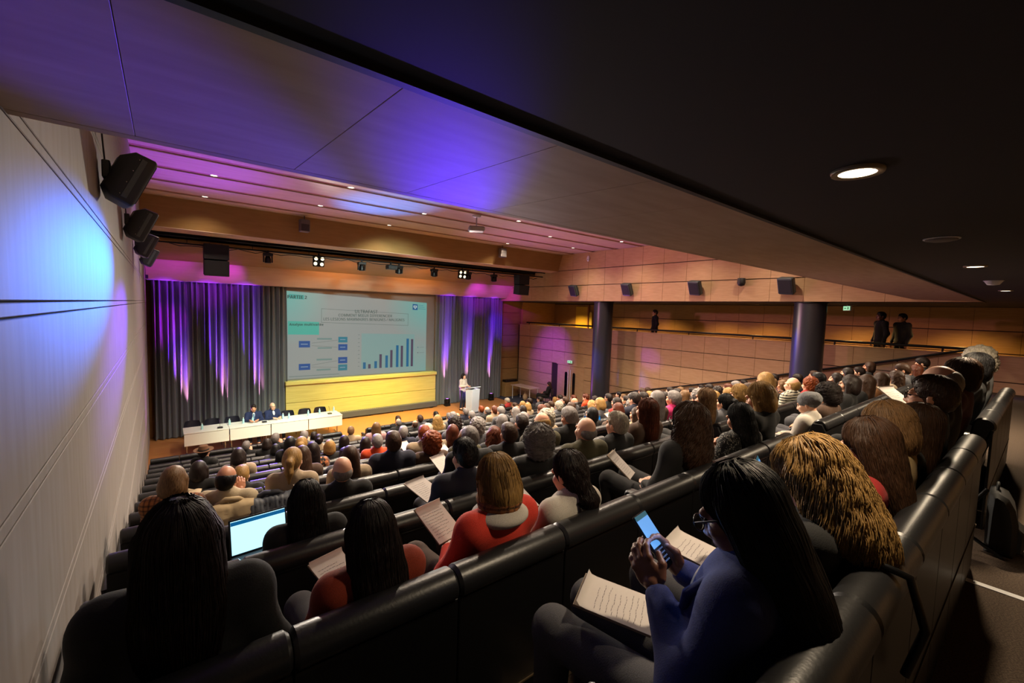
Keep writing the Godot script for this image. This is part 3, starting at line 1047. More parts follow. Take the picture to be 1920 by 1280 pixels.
func body_parts(pose: String, female: bool, fine: bool) -> Dictionary:
	var key := "body %s %s %s" % [pose, female, fine]
	if cache.has(key): return cache[key]
	var j := joints(pose)
	var cell := 0.0135 if fine else 0.022
	var w := 0.92 if female else 1.04
	var standing := pose in ["stand", "speak"]
	var nod := Basis(Vector3.RIGHT, -j.nod)
	# skin: one continuous surface, with its own finer grids for head and hands
	var skin := [
		[1, j.pelvis, V(0.155 * w, 0.115, 0.115)], [1, j.waist, V(0.135 * w, 0.13, 0.10)], [1, j.chest, V(0.15 * w, 0.15, 0.105)],
		[0, mirrored(j.sr) * V(w, 1, 1), j.sr * V(w, 1, 1), 0.055, 0.055], [0, j.top, j.neck + V(0, 0.06, 0), 0.065, 0.05],
	]
	var wear := [
		[1, j.pelvis, V(0.172 * w, 0.13, 0.13)], [1, j.waist, V(0.155 * w, 0.15, 0.122)], [1, j.chest, V(0.17 * w, 0.165, 0.125)],
		[0, mirrored(j.sr) * V(w, 0.995, 1), j.sr * V(w, 0.995, 1), 0.068, 0.068], [0, j.top, j.neck + V(0, 0.012, 0.012), 0.085, 0.070],
	]
	var legs := [[1, j.pelvis, V(0.165 * w, 0.115, 0.122)]]
	var shoes := []
	for s in [1.0, -1.0]:
		var f := V(s, 1, 1)
		var sr: Vector3 = j.sr * V(w, 1, 1) * f
		var er: Vector3 = j.er * f
		var wr: Vector3 = j.wr * f
		var hp: Vector3 = j.hip * f
		var kn: Vector3 = j.knee * f
		var an: Vector3 = j.ankle * f
		var to: Vector3 = j.toe * f
		if pose == "speak" and s < 0.0:
			er = V(-0.235, 1.16, -0.03); wr = V(-0.12, 1.12, -0.26)
		skin.append_array([[0, sr, er, 0.044, 0.036], [0, er, wr, 0.036, 0.025], [0, hp, kn, 0.075, 0.055], [0, kn, an, 0.05, 0.036], [0, an, to, 0.035, 0.028]])
		wear.append_array([[0, sr, er, 0.062, 0.052], [0, er, er.lerp(wr, 0.93), 0.052, 0.038]])
		legs.append_array([[0, hp, kn, 0.088, 0.068], [0, kn, an + V(0, 0.03, 0), 0.066, 0.052]])
		shoes.append_array([[0, an + V(0, -0.045, 0.03), to, 0.045, 0.036], [0, an + V(0, 0.0, 0.01), an + V(0, -0.05, 0.02), 0.042, 0.045]])
	var body := nets(skin, cell, 0.05)
	body.add(kept("head %s %s" % [female, fine], func() -> Geo: return nets(head_prims(female), 0.0055 if fine else 0.0095, 0.016)), Transform3D(nod, j.head))
	var curl := 0.55
	var hand: Geo = kept("hand %s" % fine, func() -> Geo: return hand_geo(0.7, 0.0042 if fine else 0.0062))
	for s in [1.0, -1.0]:
		var b: Basis = j.hr
		var x := Transform3D(b, j.wr)
		if s < 0.0:
			x = Transform3D(Basis.from_scale(V(-1, 1, 1)) * b, mirrored(j.wr))
			if pose == "speak": x.origin = V(-0.12, 1.12, -0.26)
		body.add(hand, x)
	var r := {"body": body.mesh(), "top": nets(wear, cell, 0.06).mesh(), "trousers": nets(legs, cell, 0.035).mesh(), "shoes": nets(shoes, maxf(cell, 0.014), 0.02).mesh(), "head": Transform3D(nod, j.head), "joints": j}
	cache[key] = r
	return r


func hair_geo(style: String, fine: bool) -> Geo:
	var p := []
	var face := [2, V(0, -0.062, -0.105), V(0.074, 0.118, 0.098)]
	var cap := [1, V(0, 0.036, 0.022), V(0.084, 0.102, 0.106)]
	var bump := 0.003
	var scale := 9.0
	match style:
		"S":
			p = [cap, [1, V(0, 0.005, 0.065), V(0.076, 0.085, 0.06)], [1, V(0, 0.088, -0.018), V(0.066, 0.042, 0.064)]]
			bump = 0.004; scale = 18.0
		"B":
			p = [cap, [0, V(-0.066, 0.02, 0.005), V(-0.076, -0.10, 0.0), 0.036, 0.028], [0, V(0.066, 0.02, 0.005), V(0.076, -0.10, 0.0), 0.036, 0.028], [1, V(0, -0.035, 0.055), V(0.093, 0.10, 0.07)]]
		"L":
			p = [cap, [0, V(-0.066, 0.02, 0.01), V(-0.083, -0.17, 0.02), 0.034, 0.026], [0, V(0.066, 0.02, 0.01), V(0.083, -0.17, 0.02), 0.034, 0.026], [1, V(0, -0.05, 0.055), V(0.092, 0.12, 0.068)], [1, V(0, -0.17, 0.062), V(0.102, 0.19, 0.05)], [0, V(-0.06, -0.15, 0.06), V(-0.075, -0.33, 0.055), 0.035, 0.012], [0, V(0.06, -0.15, 0.06), V(0.075, -0.33, 0.055), 0.035, 0.012]]
		"W":
			p = [[1, V(0, 0.036, 0.022), V(0.094, 0.108, 0.112)], [0, V(-0.08, 0.02, 0.01), V(-0.115, -0.17, 0.02), 0.042, 0.04], [0, V(0.08, 0.02, 0.01), V(0.115, -0.17, 0.02), 0.042, 0.04], [1, V(0, -0.05, 0.06), V(0.118, 0.12, 0.08)], [1, V(0, -0.17, 0.07), V(0.14, 0.15, 0.07)]]
			bump = 0.009; scale = 7.0
		"P":
			p = [cap, [1, V(0, 0.0, 0.05), V(0.078, 0.09, 0.07)], [0, V(0, 0.02, 0.12), V(0, -0.01, 0.145), 0.026, 0.03], [0, V(0, -0.01, 0.145), V(0, -0.10, 0.14), 0.034, 0.034], [0, V(0, -0.10, 0.14), V(0, -0.20, 0.115), 0.034, 0.010]]
		"Q":
			p = [cap, [1, V(0, -0.01, 0.055), V(0.08, 0.10, 0.07)], [0, V(0, -0.06, 0.09), V(0.02, -0.14, 0.10), 0.04, 0.045], [0, V(0.02, -0.14, 0.10), V(0.03, -0.27, 0.085), 0.05, 0.03], [0, V(0.03, -0.27, 0.085), V(0.05, -0.34, 0.07), 0.035, 0.015]]
			bump = 0.007; scale = 8.0
		"U":
			p = [cap, [1, V(0, 0.0, 0.05), V(0.078, 0.09, 0.07)], [1, V(0, 0.04, 0.14), V(0.048, 0.042, 0.042)]]
			bump = 0.005
		"D":
			p = [[1, V(0, 0.02, 0.025), V(0.082, 0.085, 0.104)], [1, V(0, -0.01, 0.065), V(0.074, 0.07, 0.055)], [2, V(0, 0.115, -0.012), V(0.10, 0.088, 0.115)]]
			bump = 0.003; scale = 20.0
		"C":
			p = [[1, V(0, 0.05, 0.03), V(0.118, 0.115, 0.122)], [1, V(0, -0.02, 0.055), V(0.115, 0.11, 0.09)]]
			bump = 0.022; scale = 11.0
		"N":
			p = [[1, V(0, 0.048, 0.018), V(0.090, 0.105, 0.112)], [1, V(0, 0.06, 0.09), V(0.07, 0.075, 0.07)], [2, V(0, -0.085, -0.06), V(0.12, 0.09, 0.13)]]
			bump = 0.004; scale = 6.0
	if style != "D" and style != "N": p.append(face)
	var g := nets(p, 0.0068 if fine else 0.0125, 0.025)
	var f := FastNoiseLite.new()
	f.seed = 7
	f.noise_type = FastNoiseLite.TYPE_SIMPLEX
	f.frequency = 1.0
	for q in g.v.size():
		var at := g.v[q]
		var ang := atan2(at.x, at.z - 0.02)
		var d: float
		if style in ["C", "N", "S", "D"]:
			d = f.get_noise_3dv(at * scale * 3.0)
		elif style in ["W", "Q"]:
			d = f.get_noise_3d(ang * 3.2 + sin(at.y * 55.0) * 0.35, at.y * scale * 1.6, 0.0)
		else:
			d = f.get_noise_2d(ang * scale, at.y * 2.0)
		g.v[q] = at + g.n[q] * d * bump
	if bump > 0.0035: refresh_normals(g)
	if fine and style in ["L", "B", "W", "Q", "P", "U", "S", "C"]:
		strands(g, style, {"W": 1100, "C": 900, "L": 800, "S": 500}.get(style, 650))
	return g


# loose strands that follow the hair's own outline from the crown down
func strands(g: Geo, style: String, count: int) -> void:
	var na := 72
	var ny := 56
	var lo := 1e9
	var hi := -1e9
	for p in g.v:
		lo = minf(lo, p.y); hi = maxf(hi, p.y)
	var tab := PackedFloat32Array()
	tab.resize(na * ny)
	for p in g.v:
		var a := posmod(int(floorf(atan2(p.x, p.z - 0.03) / TAU * na)), na)
		var y := clampi(int((p.y - lo) / (hi - lo) * ny), 0, ny - 1)
		tab[a * ny + y] = maxf(tab[a * ny + y], Vector2(p.x, p.z - 0.03).length())
	for pass_ in 4:
		var old := tab.duplicate()
		for a in na:
			for y in ny:
				if old[a * ny + y] == 0.0:
					var m := maxf(old[posmod(a + 1, na) * ny + y], old[posmod(a - 1, na) * ny + y])
					tab[a * ny + y] = m
	var r := RandomNumberGenerator.new()
	r.seed = 5
	var wave: float = {"W": 0.10, "Q": 0.08, "C": 0.25}.get(style, 0.03)
	var freq: float = {"W": 48.0, "Q": 40.0, "C": 90.0}.get(style, 14.0)
	var lift: float = {"W": 0.010, "C": 0.012, "S": 0.002}.get(style, 0.003)
	for k in count:
		var a0 := r.randf() * TAU
		var ph := r.randf() * TAU
		var y := hi - 0.001 - (r.randf() * 0.10 if r.randf() < 0.5 else 0.0)
		var last := -1.0
		var end := lo + r.randf() * 0.05
		if style == "S": end = y - r.randf_range(0.03, 0.06)
		var pts := PackedVector3Array()
		var thick := r.randf_range(0.0011, 0.0021) * (1.5 if style == "W" else 1.0)
		var out := r.randf() * lift
		for q in 60:
			var a := a0 + wave * sin(y * freq + ph) * clampf((hi - y) / 0.08, 0.0, 1.0)
			var fa := posmod(int(floorf(a / TAU * na)), na)
			var fy := clampf((y - lo) / (hi - lo) * ny - 0.5, 0.0, ny - 1.001)
			var y0 := int(fy)
			var fb := (fa + 1) % na
			var fr := a / TAU * na - floorf(a / TAU * na)
			var ra := lerpf(tab[fa * ny + y0], tab[fa * ny + y0 + 1], fy - y0)
			var rb := lerpf(tab[fb * ny + y0], tab[fb * ny + y0 + 1], fy - y0)
			var rad := lerpf(ra, rb, fr)
			if last > 0.0 and (rad < last - 0.014 or rad < 0.004): break
			var slope := absf(rad - last) if last > 0.0 else 0.02
			last = rad
			rad += out + (0.007 * sin(y * freq + ph + 1.6) if style == "W" else 0.0)
			pts.append(V(sin(a) * rad, y + 0.001, cos(a) * rad + 0.03))
			y -= 0.013 / (1.0 + slope * 90.0)
			if y < end: break
		var m := pts.size()
		if m < 4: continue
		var base := g.v.size()
		for q in m:
			var d := (pts[mini(q + 1, m - 1)] - pts[maxi(q - 1, 0)]).normalized()
			var away := V(pts[q].x, 0.02, pts[q].z - 0.03).normalized()
			var side := d.cross(away).normalized()
			away = side.cross(d).normalized()
			var w := thick * (1.0 - 0.6 * float(q) / m)
			for c in 3:
				var an := TAU * c / 3.0
				var nn := side * cos(an) + away * sin(an)
				g.v.append(pts[q] + nn * w)
				g.n.append(nn)
				g.t.append(Vector2(k * 0.37, q * 0.1))
		for q in m - 1:
			for c in 3:
				var i0 := base + q * 3 + c
				var i1 := base + q * 3 + (c + 1) % 3
				g.i.append_array(PackedInt32Array([i0, i1, i0 + 3, i1, i1 + 3, i0 + 3]))


func refresh_normals(g: Geo) -> void:
	var nn := PackedVector3Array()
	nn.resize(g.v.size())
	for q in range(0, g.i.size(), 3):
		var a := g.i[q]
		var b := g.i[q + 1]
		var c := g.i[q + 2]
		var f := (g.v[c] - g.v[a]).cross(g.v[b] - g.v[a])
		nn[a] += f; nn[b] += f; nn[c] += f
	for q in nn.size(): g.n[q] = nn[q].normalized()


func eyes_geo() -> Geo:
	var g := Geo.new()
	for s in [-1.0, 1.0]:
		g.ball(V(s * 0.030, 0.006, -0.0835), V(0.0135, 0.0075, 0.008), 10)
	return g


func glasses_geo() -> Geo:
	var g := Geo.new()
	for s in [-1.0, 1.0]:
		var ring := PackedVector3Array()
		for k in 17:
			var a := TAU * k / 16.0
			ring.append(V(s * 0.033 + cos(a) * 0.026, 0.004 + sin(a) * 0.021, -0.106))
		g.tube(ring, 0.0028, 0.0028, 6, false)
		g.tube(PackedVector3Array([V(s * 0.058, 0.010, -0.105), V(s * 0.076, 0.012, -0.06), V(s * 0.080, 0.008, 0.012), V(s * 0.078, -0.01, 0.03)]), 0.0028, 0.0028, 6)
	g.tube(PackedVector3Array([V(-0.008, 0.010, -0.107), V(0, 0.013, -0.113), V(0.008, 0.010, -0.107)]), 0.0026, 0.0026, 6)
	return g


func hair_mat(c: String) -> StandardMaterial3D:
	var key := "hair " + c
	if M.has(key): return M[key]
	var tones := {"bk": Color(0.055, 0.05, 0.055), "db": Color(0.16, 0.11, 0.09), "br": Color(0.29, 0.19, 0.12), "lb": Color(0.52, 0.39, 0.25), "bl": Color(0.74, 0.58, 0.33), "gr": Color(0.60, 0.58, 0.57), "wh": Color(0.80, 0.77, 0.70), "au": Color(0.42, 0.20, 0.10), "gi": Color(0.62, 0.29, 0.09), "knit": Color(0.56, 0.57, 0.58)}
	var m := mat(key, tones[c], 0.9 if c == "knit" else 0.5)
	m.albedo_texture = M["hair streaks"].albedo_texture
	m.uv1_triplanar = true
	m.uv1_scale = V(16, 1.2, 16)
	m.metallic_specular = 0.35
	m.normal_enabled = true
	m.normal_texture = M["hair streaks"].normal_texture
	m.normal_scale = 1.0
	return m


func skin_mat(n: int) -> StandardMaterial3D:
	var tones := [Color(0.80, 0.58, 0.46), Color(0.72, 0.50, 0.38), Color(0.84, 0.64, 0.53), Color(0.40, 0.25, 0.18)]
	return mat("skin %d" % n, tones[n], 0.5)


const TOPS := {
	"bk": ["black", Color(0.045, 0.045, 0.05)], "gy": ["grey", Color(0.33, 0.33, 0.35)], "navy": ["navy", Color(0.07, 0.09, 0.18)], "be": ["beige", Color(0.66, 0.58, 0.47)],
	"br": ["brown", Color(0.30, 0.21, 0.15)], "ol": ["olive", Color(0.27, 0.25, 0.14)], "cream": ["cream", Color(0.78, 0.71, 0.58)], "pink": ["pale pink", Color(0.74, 0.56, 0.56)],
	"orange": ["orange", Color(0.85, 0.28, 0.07)], "red": ["red", Color(0.62, 0.10, 0.09)], "purple": ["plum", Color(0.36, 0.16, 0.32)], "hotpink": ["bright pink", Color(0.82, 0.16, 0.44)],
	"white": ["white", Color(0.80, 0.77, 0.72)], "tan": ["tan", Color(0.52, 0.34, 0.18)], "sand": ["sand", Color(0.66, 0.56, 0.38)], "maroon": ["maroon", Color(0.30, 0.10, 0.10)],
	"silver": ["silver", Color(0.56, 0.57, 0.58)], "rust": ["rust orange", Color(0.60, 0.20, 0.07)], "coral": ["coral red", Color(0.90, 0.24, 0.16)], "blue": ["blue", Color(0.10, 0.16, 0.42)],
	"plaid": ["brown checked", Color(0.62, 0.46, 0.30)], "floral": ["flower patterned", Color(1, 1, 1)], "print": ["black and white print", Color(1, 1, 1)], "stripe": ["striped", Color(1, 1, 1)], "suit": ["blue suit", Color(0.06, 0.12, 0.30)],
}


func cloth_mat(c: String) -> StandardMaterial3D:
	var key := "cloth " + c
	if M.has(key): return M[key]
	var tone: Color = TOPS[c][1]
	var m := mat(key, tone, 0.88)
	m.uv1_triplanar = true
	m.uv1_scale = V(9, 9, 9)
	m.albedo_texture = M["weave"].albedo_texture
	m.normal_enabled = true
	m.normal_texture = M["weave"].normal_texture
	m.normal_scale = 0.5
	m.rim_enabled = true
	m.rim = 0.15
	if c in ["plaid", "floral", "print", "stripe"]:
		var im := Image.create(128, 128, false, Image.FORMAT_RGB8)
		var r := RandomNumberGenerator.new()
		r.seed = 21
		if c == "plaid":
			for y in 128:
				for x in 128:
					var a := (0.5 if x % 32 < 12 else 0.0) + (0.5 if y % 32 < 12 else 0.0)
					im.set_pixel(x, y, Color(0.95, 0.80, 0.62).lerp(Color(0.30, 0.16, 0.10), a))
			m.uv1_scale = V(7, 7, 7)
		elif c == "stripe":
			for y in 128:
				for x in 128:
					im.set_pixel(x, y, Color(0.78, 0.76, 0.68) if y % 32 < 18 else Color(0.10, 0.10, 0.12))
			m.uv1_scale = V(6, 6, 6)
		else:
			im.fill(Color(0.05, 0.045, 0.05))
			for k in 40:
				var cx := r.randi_range(0, 127)
				var cy := r.randi_range(0, 127)
				var rad := r.randf_range(5, 11) if c == "floral" else r.randf_range(2, 5)
				var tn := Color(0.78, 0.42, 0.24).lerp(Color(0.80, 0.58, 0.40), r.randf()) if c == "floral" else Color(0.78, 0.77, 0.72)
				for y in range(-11, 12):
					for x in range(-11, 12):
						if Vector2(x, y * 1.2).length() < rad: im.set_pixel(posmod(cx + x, 128), posmod(cy + y, 128), tn)
			m.uv1_scale = V(5, 5, 5) if c == "floral" else V(10, 10, 10)
		m.albedo_texture = ImageTexture.create_from_image(im)
	return m


func person_materials() -> void:
	var st := noise_image(256, 256, 0.05, 31, 4)
	var h := mat("hair streaks", Color.WHITE)
	h.albedo_texture = ImageTexture.create_from_image(tint_image(st, Color(0.45, 0.43, 0.42), Color(1, 1, 1)))
	var sn: Image = st.duplicate()
	sn.bump_map_to_normal_map(3.0)
	h.normal_texture = ImageTexture.create_from_image(sn)
	var w := mat("weave", Color.WHITE)
	var wi := noise_image(256, 256, 0.09, 41, 3)
	w.albedo_texture = ImageTexture.create_from_image(tint_image(wi, Color(0.72, 0.72, 0.72), Color(1, 1, 1)))
	wi.bump_map_to_normal_map(2.0)
	w.normal_texture = ImageTexture.create_from_image(wi)


func person(at: Vector3, turn: float, size: float, pose: String, style: String, hair: String, top: String, skin: int, fine: bool, label: String, group := "", trousers := "bk", glasses := false) -> Node3D:
	var female := style in ["B", "L", "W", "P", "Q", "U", "C"]
	var parts := body_parts(pose, female, fine)
	var t := thing("person", label, "person", at, turn, group)
	t.scale = Vector3.ONE * size
	obj("body", parts.body, skin_mat(skin), t)
	obj("top", parts.top, cloth_mat(top), t)
	obj("trousers", parts.trousers, cloth_mat(trousers), t)
	obj("shoes", parts.shoes, mat("shoe", Color(0.05, 0.045, 0.04), 0.45), t)
	var x: Transform3D = parts.head
	obj("eyes", kept("eyes", func() -> Mesh: return eyes_geo().mesh()), mat("eye", Color(0.06, 0.045, 0.04), 0.2), t).transform = x
	if glasses:
		obj("glasses", kept("glasses", func() -> Mesh: return glasses_geo().mesh()), M["device"], t).transform = x
	if style == "H":
		obj("hair", kept("hair S %s" % fine, func() -> Mesh: return hair_geo("S", fine).mesh()), hair_mat("db"), t).transform = x
		var hat := Geo.new()
		hat.lathe(PackedVector2Array([Vector2(0.0, 0.165), Vector2(0.05, 0.168), Vector2(0.078, 0.155), Vector2(0.094, 0.07), Vector2(0.105, 0.066), Vector2(0.17, 0.082), Vector2(0.172, 0.076), Vector2(0.105, 0.058), Vector2(0.085, 0.058), Vector2(0.0, 0.15)]), 28, V(0, 0, 0.015))
		var hm := obj("hat", hat, mat("felt", Color(0.34, 0.22, 0.13), 0.9), t)
		hm.transform = x * Transform3D(Basis(Vector3.RIGHT, 0.1))
		obj("hat_band", Geo.new().lathe(PackedVector2Array([Vector2(0.093, 0.072), Vector2(0.096, 0.072), Vector2(0.092, 0.098), Vector2(0.089, 0.098)]), 28, V(0, 0, 0.015)), mat("band", Color(0.08, 0.06, 0.05), 0.7), hm)
	elif style == "K":
		obj("stubble", kept("hair K %s" % fine, func() -> Mesh: return nets([[1, V(0, -0.005, 0.055), V(0.077, 0.06, 0.065)], [2, V(0, -0.062, -0.105), V(0.074, 0.118, 0.118)]], 0.0068 if fine else 0.0125, 0.02).mesh()), hair_mat("gr"), t).transform = x
	else:
		var hm := "knit" if style == "N" else hair
		obj("beanie" if style == "N" else "hair", kept("hair %s %s" % [style, fine], func() -> Mesh: return hair_geo(style, fine).mesh()), hair_mat(hm), t).transform = x
	return t


# ---------------------------------------------------------------- audience
# row from the back, x, height difference, hair style, hair tone, top
const AUDIENCE := """
0 1.22 0.00 L bk blue
0 1.74 -0.02 W bl bk
0 2.38 -0.03 L br red
0 2.73 -0.00 B lb sand
0 3.21 -0.05 L br bk
0 3.75 0.05 S br bk
0 4.35 0.08 D gr bk
0 5.10 0.10 B br maroon
0 6.20 0.10 B bk bk
0 7.00 0.20 C wh silver
1 0.01 0.06 L db bk
1 0.60 -0.08 L db rust
1 1.19 -0.02 B bl coral
1 1.66 -0.08 P db white
1 2.80 0.03 W br bk
1 3.60 -0.05 L bk print
1 4.07 0.07 B bl bk
1 5.21 -0.13 N gr white
1 5.80 -0.08 C db br
1 6.60 -0.02 B db bk
1 7.30 -0.06 L br bk
1 8.09 -0.08 L br tan
1 9.04 -0.15 W br be
1 9.80 -0.04 S br gy
1 10.68 -0.10 L au bk
1 11.60 -0.02 S db bk
2 0.60 -0.08 L bk bk
2 1.63 -0.02 S bk navy
2 2.29 -0.03 C gr bk
2 2.86 -0.02 K br ol
2 3.33 -0.03 S wh bk
2 3.82 0.04 L au br
2 5.01 0.04 L lb gy
2 5.48 -0.06 U bk gy
2 5.95 0.01 B bl gy
2 6.81 0.10 B bl be
2 7.74 -0.02 D bl stripe
2 8.51 -0.08 C gi red
2 8.98 -0.02 S bk bk
2 9.98 -0.08 B db bk
2 10.70 -0.03 L db br
2 11.54 -0.06 S db bk
2 12.40 0.00 B br bk
3 1.08 -0.05 K gr bk
3 2.31 -0.00 S gr bk
3 2.79 -0.02 S br bk
3 3.27 0.03 D bl ol
3 3.75 0.03 S gr bk
3 5.08 -0.10 L br be
3 5.55 0.06 L gr br
3 6.02 0.02 S gr hotpink
3 6.79 -0.04 C gr gy
3 7.26 -0.08 S bl cream
3 7.83 -0.08 P bl cream
3 8.68 -0.06 S br gy
3 9.18 -0.03 B bl navy
3 9.79 -0.05 S lb pink
3 10.26 -0.16 B lb floral
3 11.23 -0.06 S db bk
3 12.22 -0.05 S br gy
4 -0.02 0.03 B lb plaid
4 0.36 -0.02 D bk cream
4 0.89 0.03 P bl be
4 1.48 -0.03 L br be
4 1.95 0.04 S br navy
4 2.42 -0.04 C gi br
4 2.89 -0.05 L bl ol
4 3.36 -0.09 W au bk
4 3.83 0.00 S db bk
4 4.30 -0.00 C wh be
4 5.32 -0.06 B bk bk
4 6.01 -0.07 B au bk
4 6.49 0.05 S db navy
4 7.39 -0.01 B db purple
4 8.12 -0.04 L lb red
4 8.60 -0.06 S db be
4 9.47 -0.09 C db bk
4 10.00 -0.06 S au bk
4 10.48 -0.04 S gr bk
4 12.70 -0.02 S db bk
5 0.61 -0.09 S bl bk
5 1.26 -0.00 L br br
5 1.75 -0.09 S db gy
5 2.85 0.02 S gi be
5 3.32 -0.02 L au be
5 3.79 -0.00 C gr gy
5 4.26 0.01 L gr gy
5 5.96 -0.08 L br bk
5 6.81 0.02 B bl gy
5 7.28 -0.01 L db red
5 7.75 -0.11 C gr be
5 8.22 0.01 S db bk
5 8.70 -0.02 S br bk
5 9.58 -0.03 S db navy
5 10.29 -0.06 S db bk
5 11.24 -0.05 S db bk
5 13.17 -0.08 S db bk
6 0.27 -0.01 B db bk
6 1.62 0.00 L db floral
6 2.57 -0.03 S gr orange
6 4.00 0.04 C db gy
6 5.14 -0.05 B bk gy
6 5.61 -0.05 S gr gy
6 6.15 0.03 S au bk
6 6.99 -0.00 L br br
6 7.71 -0.04 W bl gy
6 9.00 -0.05 S db bk
6 9.98 -0.03 S bl gy
6 10.98 -0.01 S db bk
6 11.57 -0.05 S lb gy
6 12.69 -0.07 S db bk
7 0.82 0.02 B db be
7 1.68 0.06 U bl be
7 2.15 -0.05 B bl bk
7 2.73 -0.09 L db br
7 3.45 -0.01 S gr navy
7 4.00 -0.03 S wh gy
7 5.25 -0.09 D bk bk
7 6.28 0.02 L gr gy
7 7.22 -0.00 L br be
7 9.56 0.02 S db bk
7 10.66 -0.07 S gr gy
7 11.15 0.03 S br bk
7 12.18 -0.09 S br bk
8 1.72 0.05 L bk bk
8 2.68 -0.06 B db bk
8 6.63 0.04 S gr gy
8 7.32 -0.00 B db purple
8 8.65 -0.04 C wh gy
8 9.30 -0.00 K wh gy
8 10.25 -0.03 B db gy
8 11.59 -0.10 S lb be
8 12.95 -0.01 S br bk
9 1.66 -0.10 B bk gy
9 2.49 -0.03 U db be
9 3.75 0.04 L lb pink
9 5.34 0.01 W bl be
9 5.81 0.03 S gr gy
9 6.40 -0.02 S gr bk
9 7.15 0.03 S au be
9 8.42 -0.01 B bl be
9 9.34 -0.05 S br gy
9 9.97 -0.00 S br bk
9 11.01 0.01 S au orange
9 12.70 -0.06 S bk bk
10 0.53 -0.00 H br bk
10 1.67 -0.03 B db bk
10 2.42 0.03 S gr gy
10 3.49 -0.02 S lb be
10 5.20 -0.09 D br bk
10 6.55 -0.05 K br bk
10 7.64 -0.01 D gr bk
10 9.03 0.02 B bl gy
10 10.84 -0.09 B gr gy
10 11.43 -0.01 S au bk
11 1.42 -0.06 S gr bk
11 2.00 0.02 S gr bk
11 2.89 -0.07 S db gy
11 5.23 -0.04 D gr bk
11 5.90 -0.02 S br gy
11 6.88 -0.07 S gr be
11 7.50 -0.01 S gr navy
11 8.10 0.00 S gi gy
11 8.99 -0.03 S db navy
11 9.55 -0.04 S br br
11 10.29 0.03 S db bk
11 11.78 0.01 S db br
12 5.65 -0.01 S br bk
12 6.99 -0.03 S db bk
12 11.66 -0.00 S db gy
12 12.52 -0.09 B bl be
13 10.87 0.00 S wh red
"""

const STYLE_WORDS := {"S": "short", "B": "bobbed", "L": "long straight", "W": "long wavy", "P": "ponytailed", "Q": "low ponytail of", "U": "bun of", "D": "receding", "K": "shaved", "C": "thick curly", "H": "", "N": ""}
const HAIR_WORDS := {"bk": "black", "db": "dark brown", "br": "brown", "lb": "light brown", "bl": "blond", "gr": "grey", "wh": "white", "au": "auburn", "gi": "ginger"}


func build_audience() -> void:
	var lines := AUDIENCE.strip_edges().split("\n")
	var in_row := {}
	for l in lines:
		var a := l.split(" ")
		var k := int(a[0])
		var x := float(a[1])
		var e := float(a[2])
		var st := a[3]
		var n: int = in_row.get(k, 0)
		in_row[k] = n + 1
		var what: String = STYLE_WORDS[st] + " " + HAIR_WORDS[a[4]] + " hair"
		if st == "H": what = "a brown brimmed hat"
		if st == "N": what = "a grey knit beanie"
		var label := "person with %s, %s top, %s row, %s from left" % [what, TOPS[a[5]][0], ORDINAL[k], COUNTED[n]]
		var fy: float = maxf(RAIL_Y[k] - 0.9, 0.0)
		var to := Vector2(6.8 - x, -18.6 - RAIL_Z[k])
		var turn := -atan2(to.x, -to.y) * 0.7 + rng.randf_range(-0.14, 0.14)
		var roll_ := rng.randf()
		var pose := "lap" if roll_ < 0.5 else ("write" if roll_ < 0.78 else ("chin" if roll_ < 0.86 else "lap"))
		var skin := rng.randi_range(0, 2)
		var pants: String = ["bk", "navy", "gy", "br"][rng.randi_range(0, 3)]
		var glass := rng.randf() < 0.3
		var size := clampf((1.11 + e) / 1.11, 0.9, 1.1)
		if k == 0 and is_equal_approx(x, 1.22):
			pose = "phone"; skin = 3; pants = "gy"; glass = true; turn = 0.12; st = "L"
		elif k == 0 and is_equal_approx(x, 1.74):
			pose = "phone"; turn = 0.1
		elif k == 1 and is_equal_approx(x, 0.01):
			pose = "lap"; turn = -0.1
		elif k == 1 and x < 1.7:
			pose = "write"; turn = 0.05
			if st == "P": st = "Q"
		elif k == 2 and is_equal_approx(x, 0.6):
			pose = "write"; turn = -0.05
		elif k < 3 and pose == "chin": pose = "lap"
		if k == 0 and x > 2.0 and x < 4.0: glass = true
		if k == 0 and x > 2.0: turn = maxf(turn, 0.0)
		var who := person(V(x, fy, RAIL_Z[k]), turn, size, pose, st, a[4], a[5], skin, k <= 2 and x < 6.5, label, "audience in the raked seats", pants, glass)
		if k == 0 and is_equal_approx(x, 1.22):
			obj("shirt", nets([[1, V(0, 0.80, -0.262), V(0.085, 0.15, 0.075)]], 0.008, 0.02), cloth_mat("cream"), who)
			obj("earring", Geo.new().ball(who.get_node("hair").transform * V(-0.082, -0.045, 0.012), V(0.005, 0.005, 0.005), 10), M["chrome"], who)
			obj("lapel", Geo.new().tube(PackedVector3Array([V(-0.09, 0.955, -0.235), V(-0.10, 0.88, -0.305), V(-0.075, 0.76, -0.335)]), 0.018, 0.010, 8), cloth_mat("blue"), who)
		if a[5] == "coral":
			var sc := Geo.new()
			for q in 3:
				var ring := PackedVector3Array()
				for s in 25:
					var an := TAU * s / 24.0
					ring.append(V(cos(an) * (0.078 + 0.006 * q), 1.005 + 0.016 * q + 0.008 * sin(an * 3.0 + q), -0.172 + sin(an) * (0.075 + 0.006 * q)))
				sc.tube(ring, 0.020, 0.020, 8, false)
			obj("scarf", sc, cloth_mat("plaid"), who)
			obj("collar", nets([[1, V(0, 0.972, -0.165), V(0.138, 0.048, 0.128)]], 0.01, 0.02), cloth_mat("white"), who)


